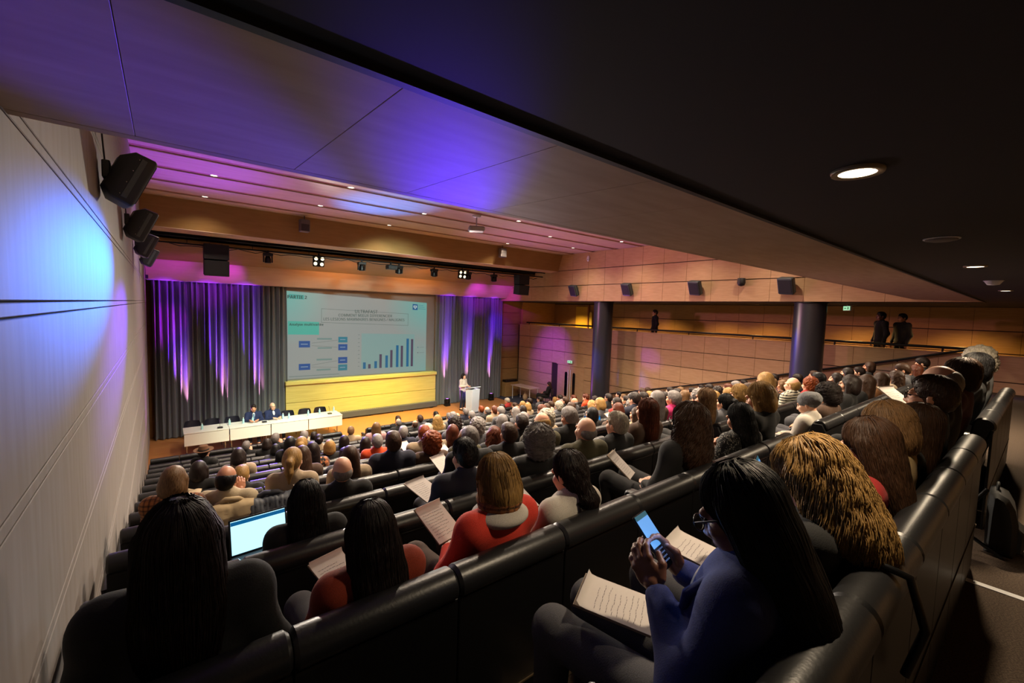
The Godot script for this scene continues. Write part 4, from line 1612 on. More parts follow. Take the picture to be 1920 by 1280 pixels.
# ---------------------------------------------------------------- the stage
func curtain(called_label: String, x0: float, x1: float, folds: int, seed_: int) -> void:
	var r := RandomNumberGenerator.new()
	r.seed = seed_
	var ph := []
	for k in folds * 2 + 4: ph.append(r.randf_range(0.6, 1.3))
	var g := Geo.new()
	var shape := func(u: float, w: float, back: float) -> Vector3:
		var s := u * folds
		var k := int(s)
		var depth: float = lerpf(ph[k], ph[k + 1], s - k) * 0.075
		var wave := sin(s * TAU) + 0.25 * sin(s * TAU * 2.0 + ph[k] * 3.0)
		var hang := 1.0 + 0.25 * sin(w * 2.0 + s * 0.7)
		return V(lerpf(x0, x1, u) + 0.02 * sin(s * TAU * 0.5 + w * 3.0), lerpf(5.42, 0.03, w), -18.62 + wave * depth * hang - back)
	g.surf(folds * 14, 16, func(u: float, w: float) -> Vector3: return shape.call(u, w, 0.0), 1)
	g.surf(folds * 14, 16, func(u: float, w: float) -> Vector3: return shape.call(u, w, 0.012), -1)
	tag(obj("stage_curtain", g, M["curtain"]), called_label, "curtain", "grey stage curtains")


func letters(parent: Node3D, words: String, at: Vector3, height: float, m: Material, bold := false, left := false) -> void:
	var f := SystemFont.new()
	f.font_names = PackedStringArray(["Droid Sans"])
	if bold: f.font_weight = 700
	var t := TextMesh.new()
	t.text = words
	t.font = f
	t.font_size = 48
	t.pixel_size = height / 36.0
	t.depth = 0.004
	t.horizontal_alignment = HORIZONTAL_ALIGNMENT_LEFT if left else HORIZONTAL_ALIGNMENT_CENTER
	var o := obj("lettering", t, m, parent)
	o.position = at


func slide_image() -> Image:
	var im := Image.create(1200, 690, false, Image.FORMAT_RGB8)
	var base := Color(0.70, 0.72, 0.70)
	var mint := Color(0.50, 0.84, 0.80)
	for y in 690:
		for x in 1200:
			var a := 0.0
			a = maxf(a, 1.0 - Vector2(x / 330.0, y / 420.0).length())
			a = maxf(a, 1.0 - Vector2((1200 - x) / 420.0, y / 420.0).length())
			a = maxf(a, 0.5 - Vector2((1200 - x) / 500.0, (690 - y) / 400.0).length() * 0.5)
			im.set_pixel(x, y, base.lerp(mint, clampf(a, 0.0, 0.8)))
	im.fill_rect(Rect2i(18, 22, 110, 36), Color(0.30, 0.78, 0.74))
	im.fill_rect(Rect2i(12, 232, 228, 105), Color(0.33, 0.80, 0.72))
	# title frame
	for q in [[257, 120, 757, 3], [257, 233, 757, 3], [257, 120, 3, 116], [1011, 120, 3, 116]]:
		im.fill_rect(Rect2i(q[0], q[1], q[2], q[3]), Color(0.45, 0.52, 0.50))
	# emblem
	im.fill_rect(Rect2i(1056, 22, 50, 56), Color(0.02, 0.42, 0.66))
	for y in range(-20, 21):
		for x in range(-20, 21):
			var q := Vector2(absf(x) - 8.0, y + 6.0)
			if q.length() < 10.0 or (absf(x) + absf(y - 2.0) < 19.0 and y > -2): im.set_pixel(1081 + x, 49 + y, Color(0.85, 0.92, 0.92))
	for q in [[1078, 40, 6, 16], [1074, 46, 14, 4]]: im.fill_rect(Rect2i(q[0], q[1], q[2], q[3]), Color(0.05, 0.45, 0.66))
	for k in 3: im.fill_rect(Rect2i(1114, 26 + 18 * k, 50 + 12 * k, 5), Color(0.35, 0.66, 0.70))
	# diagram
	for q in [[90, 388, 82, 52, 0], [90, 572, 84, 50, 0], [392, 352, 74, 48, 1], [392, 415, 74, 52, 0], [392, 526, 74, 54, 0], [392, 590, 74, 52, 1]]:
		im.fill_rect(Rect2i(q[0], q[1], q[2], q[3]), Color(0.10, 0.35, 0.66) if q[4] == 0 else Color(0.16, 0.55, 0.64))
		im.fill_rect(Rect2i(q[0] + 14, q[1] + q[3] / 2 - 4, q[2] - 30, 7), Color(0.6, 0.72, 0.8))
	for q in [[225, 363, 115, 14], [230, 440, 110, 12], [222, 535, 120, 14], [222, 620, 110, 14]]: im.fill_rect(Rect2i(q[0], q[1], q[2], q[3]), Color(0.52, 0.64, 0.62))
	for q in [[185, 405, 385, 380], [185, 425, 385, 440], [185, 585, 385, 555], [185, 600, 385, 612]]:
		for k in 200:
			im.set_pixelv(Vector2i(int(lerpf(q[0], q[2], k / 200.0)), int(lerpf(q[1], q[3], k / 200.0))), Color(0.4, 0.45, 0.45))
			im.set_pixelv(Vector2i(int(lerpf(q[0], q[2], k / 200.0)), int(lerpf(q[1], q[3], k / 200.0)) + 1), Color(0.4, 0.45, 0.45))
	# chart
	for y in range(320, 640):
		for x in range(585, 1080):
			im.set_pixel(x, y, im.get_pixel(x, y).lerp(Color(0.50, 0.78, 0.76), 0.45))
	var heights := [[58, 40], [65, 128], [115, 165], [210, 205], [275, 270]]
	for k in 5:
		im.fill_rect(Rect2i(600 + 100 * k, 638 - heights[k][0], 24, heights[k][0]), Color(0.05, 0.46, 0.66))
		im.fill_rect(Rect2i(645 + 100 * k, 638 - heights[k][1], 22, heights[k][1]), Color(0.36, 0.30, 0.42))
	for k in 9: im.fill_rect(Rect2i(556, 330 + 35 * k, 14, 4), Color(0.5, 0.56, 0.55))
	im.fill_rect(Rect2i(1112, 446, 8, 8), Color(0.1, 0.45, 0.6))
	im.fill_rect(Rect2i(1112, 500, 8, 8), Color(0.36, 0.30, 0.42))
	for k in 2: im.fill_rect(Rect2i(1130, 448 + 54 * k, 50, 4), Color(0.55, 0.62, 0.6))
	im.fill_rect(Rect2i(20, 668, 380, 5), Color(0.5, 0.58, 0.56))
	return im


func build_stage() -> void:
	curtain("grey pleated curtain left of the screen with violet light streaks", -0.25, 3.78, 24, 3)
	curtain("grey pleated curtain right of the screen behind the lectern", 10.25, 14.3, 24, 8)
	# screen cloth and projected slide
	var sc := thing("projection_screen", "large grey projection screen showing a bar chart slide", "screen")
	obj("cloth", span(3.70, 10.3, 1.60, 5.5, -18.80, -18.76), M["grey cloth"], sc)
	var im := slide_image()
	var slide := glow("screen slide", Color.WHITE, 0.62)
	slide.emission_texture = ImageTexture.create_from_image(im)
	slide.emission_operator = BaseMaterial3D.EMISSION_OP_MULTIPLY
	var g := Geo.new()
	g.surf(12, 8, func(u: float, w: float) -> Vector3:
		var a := V(3.80, 5.24, 0).lerp(V(9.86, 4.98, 0), u)
		var b := V(3.78, 1.76, 0).lerp(V(9.86, 1.74, 0), u)
		var p := a.lerp(b, w)
		p.z = -18.745
		return p, 1)
	obj("screen_picture", g, slide, sc)
	var dark := mat("slide ink", Color(0.22, 0.32, 0.32), 0.9)
	letters(sc, "PARTIE 2", V(4.19, 5.01, -18.742), 0.13, dark, true)
	letters(sc, "ULTRAFAST", V(6.95, 4.50, -18.742), 0.15, dark)
	letters(sc, "COMMENT MIEUX DIFFERENCIER", V(6.95, 4.33, -18.742), 0.12, dark)
	letters(sc, "LES LESIONS MAMMAIRES BENIGNES / MALIGNES", V(6.95, 4.16, -18.742), 0.12, dark)
	letters(sc, "Analyse multivariée", V(3.9, 3.93, -18.742), 0.10, dark, true, true)
	area("screen_light", V(6.8, 3.4, -18.6), V(6.8, 2.6, -10), Color(0.86, 1.0, 0.96), 6.0, 6.0, 3.3)
	# yellow wall below the screen
	var yw := built("wall_under_screen", "yellow lit low wall with a ledge below the screen")
	obj("ledge", span(3.70, 10.3, 1.56, 1.70, -18.95, -18.44, 0.012), M["yellow wall"], yw)
	obj("panel", span(3.72, 10.28, 0.86, 1.55, -18.95, -18.52, 0.006), M["yellow wall"], yw)
	obj("panel", span(3.72, 10.28, 0.0, 0.845, -18.95, -18.50, 0.006), M["yellow wall"], yw)
	# convector grille along its foot
	var ra := thing("convector", "long grey convector grille along the foot of the yellow wall", "heater", V(7.7, 0, -18.36))
	obj("casing", B(V(0, 0.17, 0), V(5.1, 0.24, 0.2), 0.01), M["radiator"], ra)
	for k in 60:
		obj("slat", B(V(-2.5 + 5.0 * k / 59.0, 0.297, 0), V(0.045, 0.012, 0.15)), mat("radiator slat", Color(0.6, 0.6, 0.58), 0.4, 0.4), ra)
	for k in 4: obj("foot", B(V(-2.3 + 1.53 * k, 0.025, 0), V(0.14, 0.05, 0.18), 0.004), M["black metal"], ra)
	# four joined tables
	var names := ["leftmost", "second from left", "third from left", "rightmost"]
	for k in 4:
		var x0 := 0.45 + 1.165 * k
		var t := thing("conference_table", "white conference table with front panel, %s of four on stage" % names[k], "table", V(x0 + 0.58, 0, -16.45), 0.0, "white tables joined on stage")
		obj("tabletop", B(V(0, 0.735, 0), V(1.16, 0.03, 0.78), 0.006), M["table white"], t)
		obj("front_panel", B(V(0, 0.53, 0.37), V(1.14, 0.36, 0.018), 0.004), M["table white"], t)
		for s in [-1, 1]:
			obj("leg", Geo.new().tube(PackedVector3Array([V(s * 0.5, 0.72, 0), V(s * 0.5, 0.04, 0)]), 0.022, 0.022, 10), M["chrome"], t)
			obj("foot", Geo.new().tube(PackedVector3Array([V(s * 0.5, 0.045, 0.33), V(s * 0.5, 0.025, 0), V(s * 0.5, 0.045, -0.33)]), 0.018, 0.018, 8), M["chrome"], t)
	# chairs behind the tables
	var cn := 0
	for x in [0.72, 1.26, 1.82, 2.38, 2.88, 3.53, 4.11, 4.66]:
		var c := thing("stage_chair", "dark blue stage chair behind the white tables, %s from left" % COUNTED[cn], "chair", V(x, 0, -17.2), PI, "dark chairs behind the stage tables")
		cn += 1
		obj("seat", B(V(0, 0.44, 0), V(0.44, 0.04, 0.42), 0.015), M["navy plastic"], c)
		var bk := Geo.new()
		bk.surf(10, 6, func(u: float, w: float) -> Vector3: return V((u - 0.5) * 0.46 * (1.0 - 0.2 * pow(w, 3)), 0.56 + 0.27 * w, 0.22 - 0.10 * pow(absf(u - 0.5) * 2.0, 2)), 1)
		bk.surf(10, 6, func(u: float, w: float) -> Vector3: return V((u - 0.5) * 0.46 * (1.0 - 0.2 * pow(w, 3)), 0.56 + 0.27 * w, 0.24 - 0.10 * pow(absf(u - 0.5) * 2.0, 2)), -1)
		obj("backrest", bk, M["navy plastic"], c)
		for s in [[-1, -1], [1, -1], [-1, 1], [1, 1]]:
			obj("leg", Geo.new().tube(PackedVector3Array([V(s[0] * 0.19, 0.43, s[1] * 0.17), V(s[0] * 0.22, 0.0, s[1] * 0.21)]), 0.012, 0.012, 8), M["chrome"], c)
		for s in [-1, 1]:
			obj("back_post", Geo.new().tube(PackedVector3Array([V(s * 0.17, 0.42, 0.16), V(s * 0.17, 0.62, 0.21)]), 0.011, 0.011, 8), M["chrome"], c)
	# on the tables: bottles, glasses, microphones, papers
	var bn := 0
	for p in [[0.92, -16.35], [1.66, -16.55], [2.04, -16.5], [2.30, -16.45], [3.22, -16.5], [3.40, -16.45], [4.05, -16.55], [4.45, -16.6], [4.98, -16.7]]:
		var b := thing("water_bottle", "small clear water bottle on the stage tables, %s from left" % COUNTED[bn], "bottle", V(p[0], 0.75, p[1]), 0.0, "water bottles on the stage tables")
		bn += 1
		obj("bottle_body", Geo.new().lathe(PackedVector2Array([Vector2(0, 0), Vector2(0.032, 0), Vector2(0.033, 0.1), Vector2(0.03, 0.14), Vector2(0.013, 0.17), Vector2(0.013, 0.185), Vector2(0, 0.185)]), 14), mat("bottle", Color(0.62, 0.78, 0.80), 0.2), b)
		obj("cap", Geo.new().lathe(PackedVector2Array([Vector2(0.0, 0.2), Vector2(0.015, 0.2), Vector2(0.015, 0.18), Vector2(0, 0.18)]), 12), M["white paint"], b)
	bn = 0
	for p in [[1.38, -16.25], [2.62, -16.3], [4.75, -16.4]]:
		var b := thing("desk_microphone", "black desk microphone unit on the stage tables, %s from left" % COUNTED[bn], "microphone", V(p[0], 0.75, p[1]), 0.0, "desk microphones")
		bn += 1
		obj("base", B(V(0, 0.02, 0), V(0.14, 0.04, 0.12), 0.01), M["device"], b)
		obj("gooseneck", Geo.new().tube(PackedVector3Array([V(0, 0.03, 0), V(0, 0.16, -0.02), V(0, 0.24, -0.10)]), 0.005, 0.005, 6), M["device"], b)
		obj("capsule", Geo.new().ball(V(0, 0.245, -0.105), V(0.013, 0.013, 0.02), 8), M["device"], b)

	for p in [[2.45, "white papers before the man in a tie"], [2.98, "white papers before the man with white collar"]]:
		var o := obj("paper_stack", B(V(p[0], 0.754, -16.48), V(0.29, 0.007, 0.21), 0.001), M["paper"])
		tag(o, p[1], "paper")
	# two speakers at the table
	person(V(2.40, 0, -17.02), PI - 0.1, 1.03, "table", "S", "db", "suit", 1, false, "person in blue suit, light tie, seated at the stage tables", "", "navy").set_meta("dress", "tie")
	person(V(2.90, 0, -17.02), PI + 0.25, 1.03, "table", "D", "wh", "suit", 2, false, "balding person in blue suit and white shirt, seated at the stage tables", "", "navy", true).set_meta("dress", "shirt")
	for c in get_children():
		if c.has_meta("dress"):
			obj("shirt", kept("shirt front", func() -> Mesh: return nets([[1, V(0, 0.86, -0.265), V(0.055, 0.13, 0.062)]], 0.012, 0.02).mesh()), M["white paint"], c)
			if c.get_meta("dress") == "tie":
				obj("tie", Geo.new().box(V(0, 0.84, -0.33), V(0.045, 0.24, 0.008), 0.002), mat("tie blue", Color(0.35, 0.5, 0.62), 0.7), c)
			c.remove_meta("dress")
	# lectern and speaker
	var le := thing("lectern", "slim pale acrylic lectern on the right of the stage", "lectern", V(11.18, 0, -16.62), 0.15)
	obj("column", Geo.new().drawn(PackedVector2Array([Vector2(-0.20, 0.03), Vector2(0.20, 0.03), Vector2(0.24, 1.08), Vector2(-0.24, 1.08)]), -0.23, 0.23, 0.01), mat("acrylic", Color(0.72, 0.78, 0.84), 0.2), le)
	obj("base", B(V(0, 0.015, 0), V(0.56, 0.03, 0.46), 0.005), M["chrome"], le)
	obj("desk", Geo.new().box(V(0, 1.13, 0), V(0.58, 0.03, 0.48), 0.006, Basis(Vector3.RIGHT, -0.18)), mat("acrylic", Color(0.72, 0.78, 0.84), 0.2), le)
	obj("microphone", Geo.new().tube(PackedVector3Array([V(-0.1, 1.13, 0.05), V(-0.1, 1.26, 0.0), V(-0.1, 1.33, -0.1)]), 0.007, 0.009, 6), M["device"], le)
	person(V(10.98, 0, -17.15), PI + 0.35, 1.0, "speak", "B", "db", "white", 2, true, "person in white blouse speaking behind the pale lectern", "", "navy")
	# floor monitors
	for p in [[3.2, "left dark flat monitor lying before the tables"], [11.4, "right dark flat monitor lying before the lectern"]]:
		var mo := thing("floor_monitor", p[1], "monitor", V(p[0], 0, -15.35), 0.0, "dark floor monitors")
		obj("cabinet", Geo.new().drawn(PackedVector2Array([Vector2(0.3, 0.0), Vector2(0.3, 0.34), Vector2(0.26, 0.36), Vector2(-0.25, 0.06), Vector2(-0.25, 0.0)]), -0.54, 0.54, 0.01), M["speaker dark"], mo)
		obj("face", Geo.new().box(V(0, 0.215, -0.005), V(1.0, 0.006, 0.5), 0.0, Basis(Vector3.RIGHT, -0.532)), M["device"], mo)
	# uplights at the foot of the curtains
	var un := 0
	for x in [0.72, 1.85, 2.95, 10.80, 12.05, 13.45]:
		var u := thing("uplight", "black moving head uplight at the curtain foot, %s from left" % COUNTED[un], "stage light", V(x, 0, -18.26), 0.0, "uplights at the curtain feet")
		un += 1
		obj("base", B(V(0, 0.05, 0), V(0.26, 0.10, 0.22), 0.015), M["black metal"], u)
		for s in [-1, 1]: obj("yoke_arm", B(V(s * 0.13, 0.22, 0), V(0.03, 0.26, 0.10), 0.01), M["black metal"], u)
		obj("head", Geo.new().lathe(PackedVector2Array([Vector2(0, 0.14), Vector2(0.07, 0.14), Vector2(0.095, 0.22), Vector2(0.10, 0.36), Vector2(0.088, 0.375), Vector2(0.08, 0.36), Vector2(0, 0.36)]), 18), M["black metal"], u)
		obj("lamp_lens", Geo.new().lathe(PackedVector2Array([Vector2(0, 0.368), Vector2(0.075, 0.362), Vector2(0, 0.355)]), 16), glow("uplight glow", Color(0.8, 0.5, 1.0), 4.0), u)
	# right corner: side table, bag, person on a chair, equipment box
	var st := thing("side_table", "light wood side table by the right stage corner", "table", V(15.05, 0, -17.4))
	obj("tabletop", B(V(0, 0.73, 0), V(0.7, 0.03, 1.6), 0.006), M["ply ceiling"], st)
	for s in [[-1, -1], [1, -1], [-1, 1], [1, 1]]:
		obj("leg", Geo.new().tube(PackedVector3Array([V(s[0] * 0.28, 0.72, s[1] * 0.7), V(s[0] * 0.28, 0, s[1] * 0.7)]), 0.018, 0.018, 8), M["white paint"], st)
	var bag := thing("tote_bag", "pale beige bag under the side table", "bag", V(15.0, 0, -17.3), 0.3)
	obj("bag_body", Geo.new().ball(V(0, 0.19, 0), V(0.17, 0.2, 0.13), 14), mat("bag cloth", Color(0.72, 0.60, 0.46), 0.9), bag)
	obj("handle", Geo.new().tube(PackedVector3Array([V(-0.08, 0.34, 0), V(-0.06, 0.46, 0), V(0.06, 0.46, 0), V(0.08, 0.34, 0)]), 0.01, 0.01, 6), mat("bag cloth", Color(0.72, 0.60, 0.46), 0.9), bag)
	var eq := thing("equipment_box", "low golden wood box with black gear on top beside the curtain", "box", V(15.1, 0, -18.75))
	obj("case", B(V(0, 0.4, 0), V(0.9, 0.8, 0.4), 0.01), M["ply gold"], eq)
	obj("gear", B(V(-0.02, 0.86, 0), V(0.8, 0.12, 0.34), 0.02), M["device"], eq)
	var ch := thing("side_chair", "dark chair against the wall by the exit door", "chair", V(15.25, 0, -15.5), 0.5)
	obj("seat", B(V(0, 0.43, -0.25), V(0.44, 0.05, 0.42), 0.015), M["navy plastic"], ch)
	obj("backrest", B(V(0, 0.72, -0.02), V(0.44, 0.34, 0.04), 0.015), M["navy plastic"], ch)
	for s in [[-1, 0], [1, 0], [-1, -1], [1, -1]]:
		obj("leg", Geo.new().tube(PackedVector3Array([V(s[0] * 0.19, 0.42, -0.08 + s[1] * 0.34), V(s[0] * 0.2, 0, -0.05 + s[1] * 0.38)]), 0.012, 0.012, 8), M["black metal"], ch)
	person(V(15.25, 0, -15.5), 0.75, 1.0, "write", "L", "br", "bk", 0, false, "person in black with long brown hair seated beside the exit door", "", "bk")
	# people on the gallery
	person(V(16.5, 3.2, -10.7), 0.9, 1.02, "stand", "S", "db", "bk", 0, false, "person in dark suit standing alone on the gallery", "", "bk")
	person(V(16.45, 3.2, -3.15), 0.7, 1.06, "stand", "S", "bk", "bk", 3, false, "left of two people standing on the gallery, dark waistcoat", "", "bk")
	person(V(16.7, 3.2, -2.72), 0.9, 1.04, "stand", "S", "bk", "gy", 1, false, "right of two people standing on the gallery, dark scarf", "", "bk")


# ---------------------------------------------------------------- fittings
func wall_speaker(at: Vector3, side: float, label: String) -> void:
	var s := thing("wall_speaker", label, "speaker", at, 0.0, "speakers on the side walls")
	# side +1: on the left wall, firing to +x and down; -1: on the right wall
	var prof := PackedVector2Array([Vector2(-0.25, -0.23), Vector2(-0.25, 0.23), Vector2(-0.2, 0.25), Vector2(0.2, 0.25), Vector2(0.25, 0.23), Vector2(0.25, -0.23), Vector2(0.2, -0.25), Vector2(-0.2, -0.25)])
	var tilt := Basis(Vector3.FORWARD, 0.42 * side) * Basis(Vector3.UP, 0.18 * side)
	s.scale = Vector3.ONE * (0.86 if side > 0 else 1.0)
	var body := Geo.new()
	# wedge shaped cabinet: wide at the front, narrow at the wall
	var rings := [[-0.13 * side, 0.62], [-0.05 * side, 0.95], [0.10 * side, 1.0], [0.125 * side, 0.93]]
	body.surf(8 * 3, 5, func(u: float, w: float) -> Vector3:
		var k := int(round(w * 5.0))
		var ring: Array = rings[clampi(k - 1, 0, 3)]
		var m := prof.size()
		var f := u * m
		var i0 := int(f) % m
		var p := prof[i0].lerp(prof[(i0 + 1) % m], f - int(f))
		if u > 0.9999: p = prof[0]
		var sc: float = ring[1] if k > 0 and k < 5 else 0.0
		return V(ring[0], p.y * sc, p.x * 0.86 * sc))
	var o := obj("cabinet", body, M["speaker"], s)
	o.basis = tilt
	var gr := obj("grille", B(V(0.128 * side, 0, 0), V(0.008, 0.40, 0.36), 0.003), M["grille"], s)
	gr.basis = tilt
	var band := obj("side_band", B(V(0.03 * side, 0, 0.212), V(0.045, 0.40, 0.012), 0.003), mat("band grey", Color(0.30, 0.36, 0.37), 0.45), s)
	band.basis = tilt
	for k in 4:
		var sw := obj("screw", Geo.new().ball(V(-0.005 * side, -0.18 + 0.12 * k, 0.217), V(0.006, 0.006, 0.004), 8), M["chrome"], s)
		sw.basis = tilt
	obj("bracket", B(V(-0.14 * side, 0.05, 0.02), V(0.06, 0.16, 0.14), 0.008), M["speaker"], s)
	obj("cable", Geo.new().tube(PackedVector3Array([V(-0.13 * side, -0.02, 0.05), V(-0.12 * side, -0.10, 0.06), V(-0.09 * side, -0.12, 0.05), V(-0.08 * side, -0.05, 0.04)]), 0.006, 0.006, 6), M["device"], s)
	if side > 0:
		obj("hanger", Geo.new().tube(PackedVector3Array([V(-0.15, 0.12, 0.02), V(-0.165, 0.42, 0.04)]), 0.008, 0.008, 6), M["device"], s)


func build_fittings() -> void:
	var zs := [-4.88, -7.64, -10.41, -13.21]
	for k in 4:
		wall_speaker(V(-0.20, 5.71, zs[k]), 1.0, "grey wedge speaker on left wall, %s" % ["nearest of four", "second nearest of four", "third nearest of four", "farthest of four"][k])
		wall_speaker(V(14.08, 5.71, zs[k]), -1.0, "black box speaker on right beam, %s" % ["nearest of four", "second nearest of four", "third nearest of four", "farthest of four"][k])
	var cam := thing("dome_camera", "small round dark camera between two speakers on the right beam", "camera", V(14.12, 5.82, -6.18))
	obj("housing", Geo.new().lathe(PackedVector2Array([Vector2(0, 0.14), Vector2(0.11, 0.14), Vector2(0.12, 0.0), Vector2(0.09, -0.08), Vector2(0, -0.11)]), 18), M["speaker dark"], cam)
	obj("mount", B(V(0.07, 0.1, 0), V(0.13, 0.06, 0.1), 0.01), M["speaker dark"], cam)
	# lighting bar with its lamps
	var bar := thing("lighting_bar", "long black lighting bar hanging before the valance", "lighting bar")
	for q in [[1.60 + 4.75, -15.4], [1.78 + 4.75, -15.25]]:
		obj("pipe", Geo.new().tube(PackedVector3Array([V(-0.2, q[0] - 0.03, q[1]), V(7, q[0], q[1]), V(14.2, q[0] + 0.03, q[1])]), 0.024, 0.024, 8), M["black metal"], bar)
	for k in 9:
		obj("hanger", Geo.new().tube(PackedVector3Array([V(0.6 + 1.6 * k, 6.34, -15.4), V(0.6 + 1.6 * k, 7.6, -15.4)]), 0.008, 0.008, 6), M["black metal"], bar)
	var cab := PackedVector3Array()
	for k in 60: cab.append(V(0.2 + 13.6 * k / 59.0, 6.30 - 0.05 * absf(sin(k * 0.9)) - 0.02 * sin(k * 2.3), -15.36))
	obj("cable", Geo.new().tube(cab, 0.012, 0.012, 6), M["device"], bar)
	# line arrays
	for p in [[1.27, "left black stacked loudspeaker hanging from the lighting bar"], [12.82, "right black stacked loudspeaker hanging from the lighting bar"]]:
		var la := thing("line_array", p[1], "speaker", V(p[0], 5.92, -15.3), 0.0, "hanging loudspeaker stacks")
		obj("cabinet", Geo.new().drawn(PackedVector2Array([Vector2(0.2, 0.02), Vector2(0.2, 0.44), Vector2(-0.22, 0.44), Vector2(-0.18, 0.02)]), -0.30, 0.30, 0.012), M["speaker dark"], la)
		obj("cabinet", Geo.new().box(V(0, -0.22, 0.0), V(0.60, 0.44, 0.40), 0.012, Basis(Vector3.RIGHT, 0.12)), M["speaker dark"], la)
		obj("grille", B(V(0, 0.23, 0.205), V(0.54, 0.36, 0.008), 0.002), M["grille"], la)
		obj("grille", Geo.new().box(V(0, -0.245, 0.2), V(0.54, 0.36, 0.008), 0.002, Basis(Vector3.RIGHT, 0.12)), M["grille"], la)
		for s in [-1, 1]: obj("strap", Geo.new().tube(PackedVector3Array([V(s * 0.15, 0.43, 0), V(s * 0.15, 0.48, -0.06)]), 0.012, 0.012, 6), M["black metal"], la)
	# moving heads
	var n := 0
	for x in [2.61, 5.53, 6.93, 8.4, 11.32, 9.98]:
		var h := thing("moving_head", "black moving head lamp under the lighting bar, %s" % ["leftmost", "second from left", "beside the small projector", "right of the centre", "rightmost", "under the right lamp cluster"][n], "stage light", V(x, 6.1, -15.4), 0.0, "moving head lamps on the bar")
		n += 1
		obj("base", B(V(0, 0.13, 0), V(0.26, 0.09, 0.2), 0.01), M["black metal"], h)
		for s in [-1, 1]: obj("yoke_arm", B(V(s * 0.115, 0.0, 0), V(0.03, 0.22, 0.09), 0.008), M["black metal"], h)
		obj("head", Geo.new().lathe(PackedVector2Array([Vector2(0, 0.08), Vector2(0.06, 0.08), Vector2(0.085, 0.0), Vector2(0.09, -0.12), Vector2(0.075, -0.13), Vector2(0, -0.11)]), 16), M["black metal"], h)
		obj("clamp", B(V(0, 0.21, 0), V(0.05, 0.1, 0.06), 0.006), M["black metal"], h)
	# four lamp clusters
	n = 0
	for x in [4.11, 9.71]:
		var c := thing("lamp_cluster", "%s cluster of four lit lamps on the lighting bar" % ["left", "right"][n], "stage light", V(x, 6.16, -15.4), 0.0, "four lamp clusters on the bar")
		n += 1
		obj("frame", B(V(0, 0.0, -0.06), V(0.36, 0.34, 0.06), 0.02), M["black metal"], c)
		obj("clamp", B(V(0, 0.21, -0.03), V(0.05, 0.12, 0.06), 0.006), M["black metal"], c)
		for q in [[-0.1, 0.09], [0.1, 0.1], [-0.12, -0.07], [0.08, -0.08]]:
			obj("lamp_can", Geo.new().lathe(PackedVector2Array([Vector2(0.0, -0.05), Vector2(0.06, -0.05), Vector2(0.08, 0.05), Vector2(0.07, 0.05), Vector2(0.0, 0.0)]), 16, V(q[0], q[1], 0), Basis(Vector3.RIGHT, PI / 2 + 0.2)), M["black metal"], c)
			obj("lamp_face", Geo.new().lathe(PackedVector2Array([Vector2(0.0, 0.045), Vector2(0.066, 0.04), Vector2(0, 0.03)]), 16, V(q[0], q[1], 0), Basis(Vector3.RIGHT, PI / 2 + 0.2)), glow("cluster glow", Color(1.0, 0.93, 0.75), 2.6), c)
		spot("cluster_light", V(x, 6.1, -15.28), V(x * 0.7 + 1.5, 2.2, -6.0), Color(1.0, 0.94, 0.86), 110, 42, 0.12)
	# small projector at the bar, projector and hanging speakers from the ceiling
	var sp := thing("bar_projector", "small dark projector hanging at the middle of the lighting bar", "projector", V(6.6, 6.18, -15.3))
	obj("case", B(V(0, 0, 0), V(0.36, 0.16, 0.3), 0.02), M["speaker dark"], sp)
	obj("stem", B(V(0, 0.13, -0.09), V(0.05, 0.14, 0.05)), M["black metal"], sp)
	obj("lens", Geo.new().ball(V(-0.1, 0, -0.15), V(0.04, 0.04, 0.02), 10), M["device"], sp)
	var pj := thing("ceiling_projector", "grey video projector hanging from the slatted ceiling", "projector", V(6.85, 6.95, -10.2), -0.5)
	obj("case", B(V(0, 0, 0), V(0.44, 0.13, 0.36), 0.03), mat("projector grey", Color(0.55, 0.53, 0.50), 0.5), pj)
	obj("pole", Geo.new().tube(PackedVector3Array([V(0, 0.06, 0), V(0, 0.37, 0)]), 0.02, 0.02, 8), M["chrome"], pj)
	obj("ceiling_plate", Geo.new().lathe(PackedVector2Array([Vector2(0, 0.37), Vector2(0.12, 0.37), Vector2(0.10, 0.33), Vector2(0, 0.32)]), 16), M["white paint"], pj)
	obj("lens", Geo.new().ball(V(-0.1, 0, -0.18), V(0.05, 0.05, 0.03), 10), M["device"], pj)
	n = 0
	for x in [3.33, 10.69]:
		var hs := thing("hanging_speaker", "small grey speaker hanging before the bulkhead, %s one" % ["left", "right"][n], "speaker", V(x, 7.03, -14.0), 0.0, "small hanging speakers")
		n += 1
		obj("cabinet", B(V(0, 0, 0), V(0.27, 0.36, 0.22), 0.02), mat("speaker grey", Color(0.40, 0.37, 0.36), 0.7), hs)
		obj("grille", B(V(0, -0.06, 0.112), V(0.22, 0.2, 0.006), 0.002), mat("grille grey", Color(0.24, 0.22, 0.22), 0.8), hs)
		obj("hook", Geo.new().tube(PackedVector3Array([V(0, 0.17, 0), V(0, 0.29, 0)]), 0.012, 0.012, 6), M["device"], hs)
	# downlights in the ceiling slots
	var warm := Color(1.0, 0.91, 0.80)
	n = 0
	for r in 9:
		for c in 3:
			var x := (3.33 if r % 2 == 1 else 0.91) + 4.83 * c
			var z := -13.53 + 1.19 * r
			if z > -2.6 or (x < 1.0 and r >= 4): continue
			n += 1
			downlight(V(x, 7.342, z), "small warm downlight in slot %s of the ceiling, %s along" % [COUNTED[r], COUNTED[c]], "warm downlights in the ceiling slots", (7.0 if x < 1.0 or x > 12.0 or r == 0 else (40.0 if r >= 7 else 25.0)), 68, warm, 0.06, 5.0)
	# downlights in the low black ceiling
	n = 0
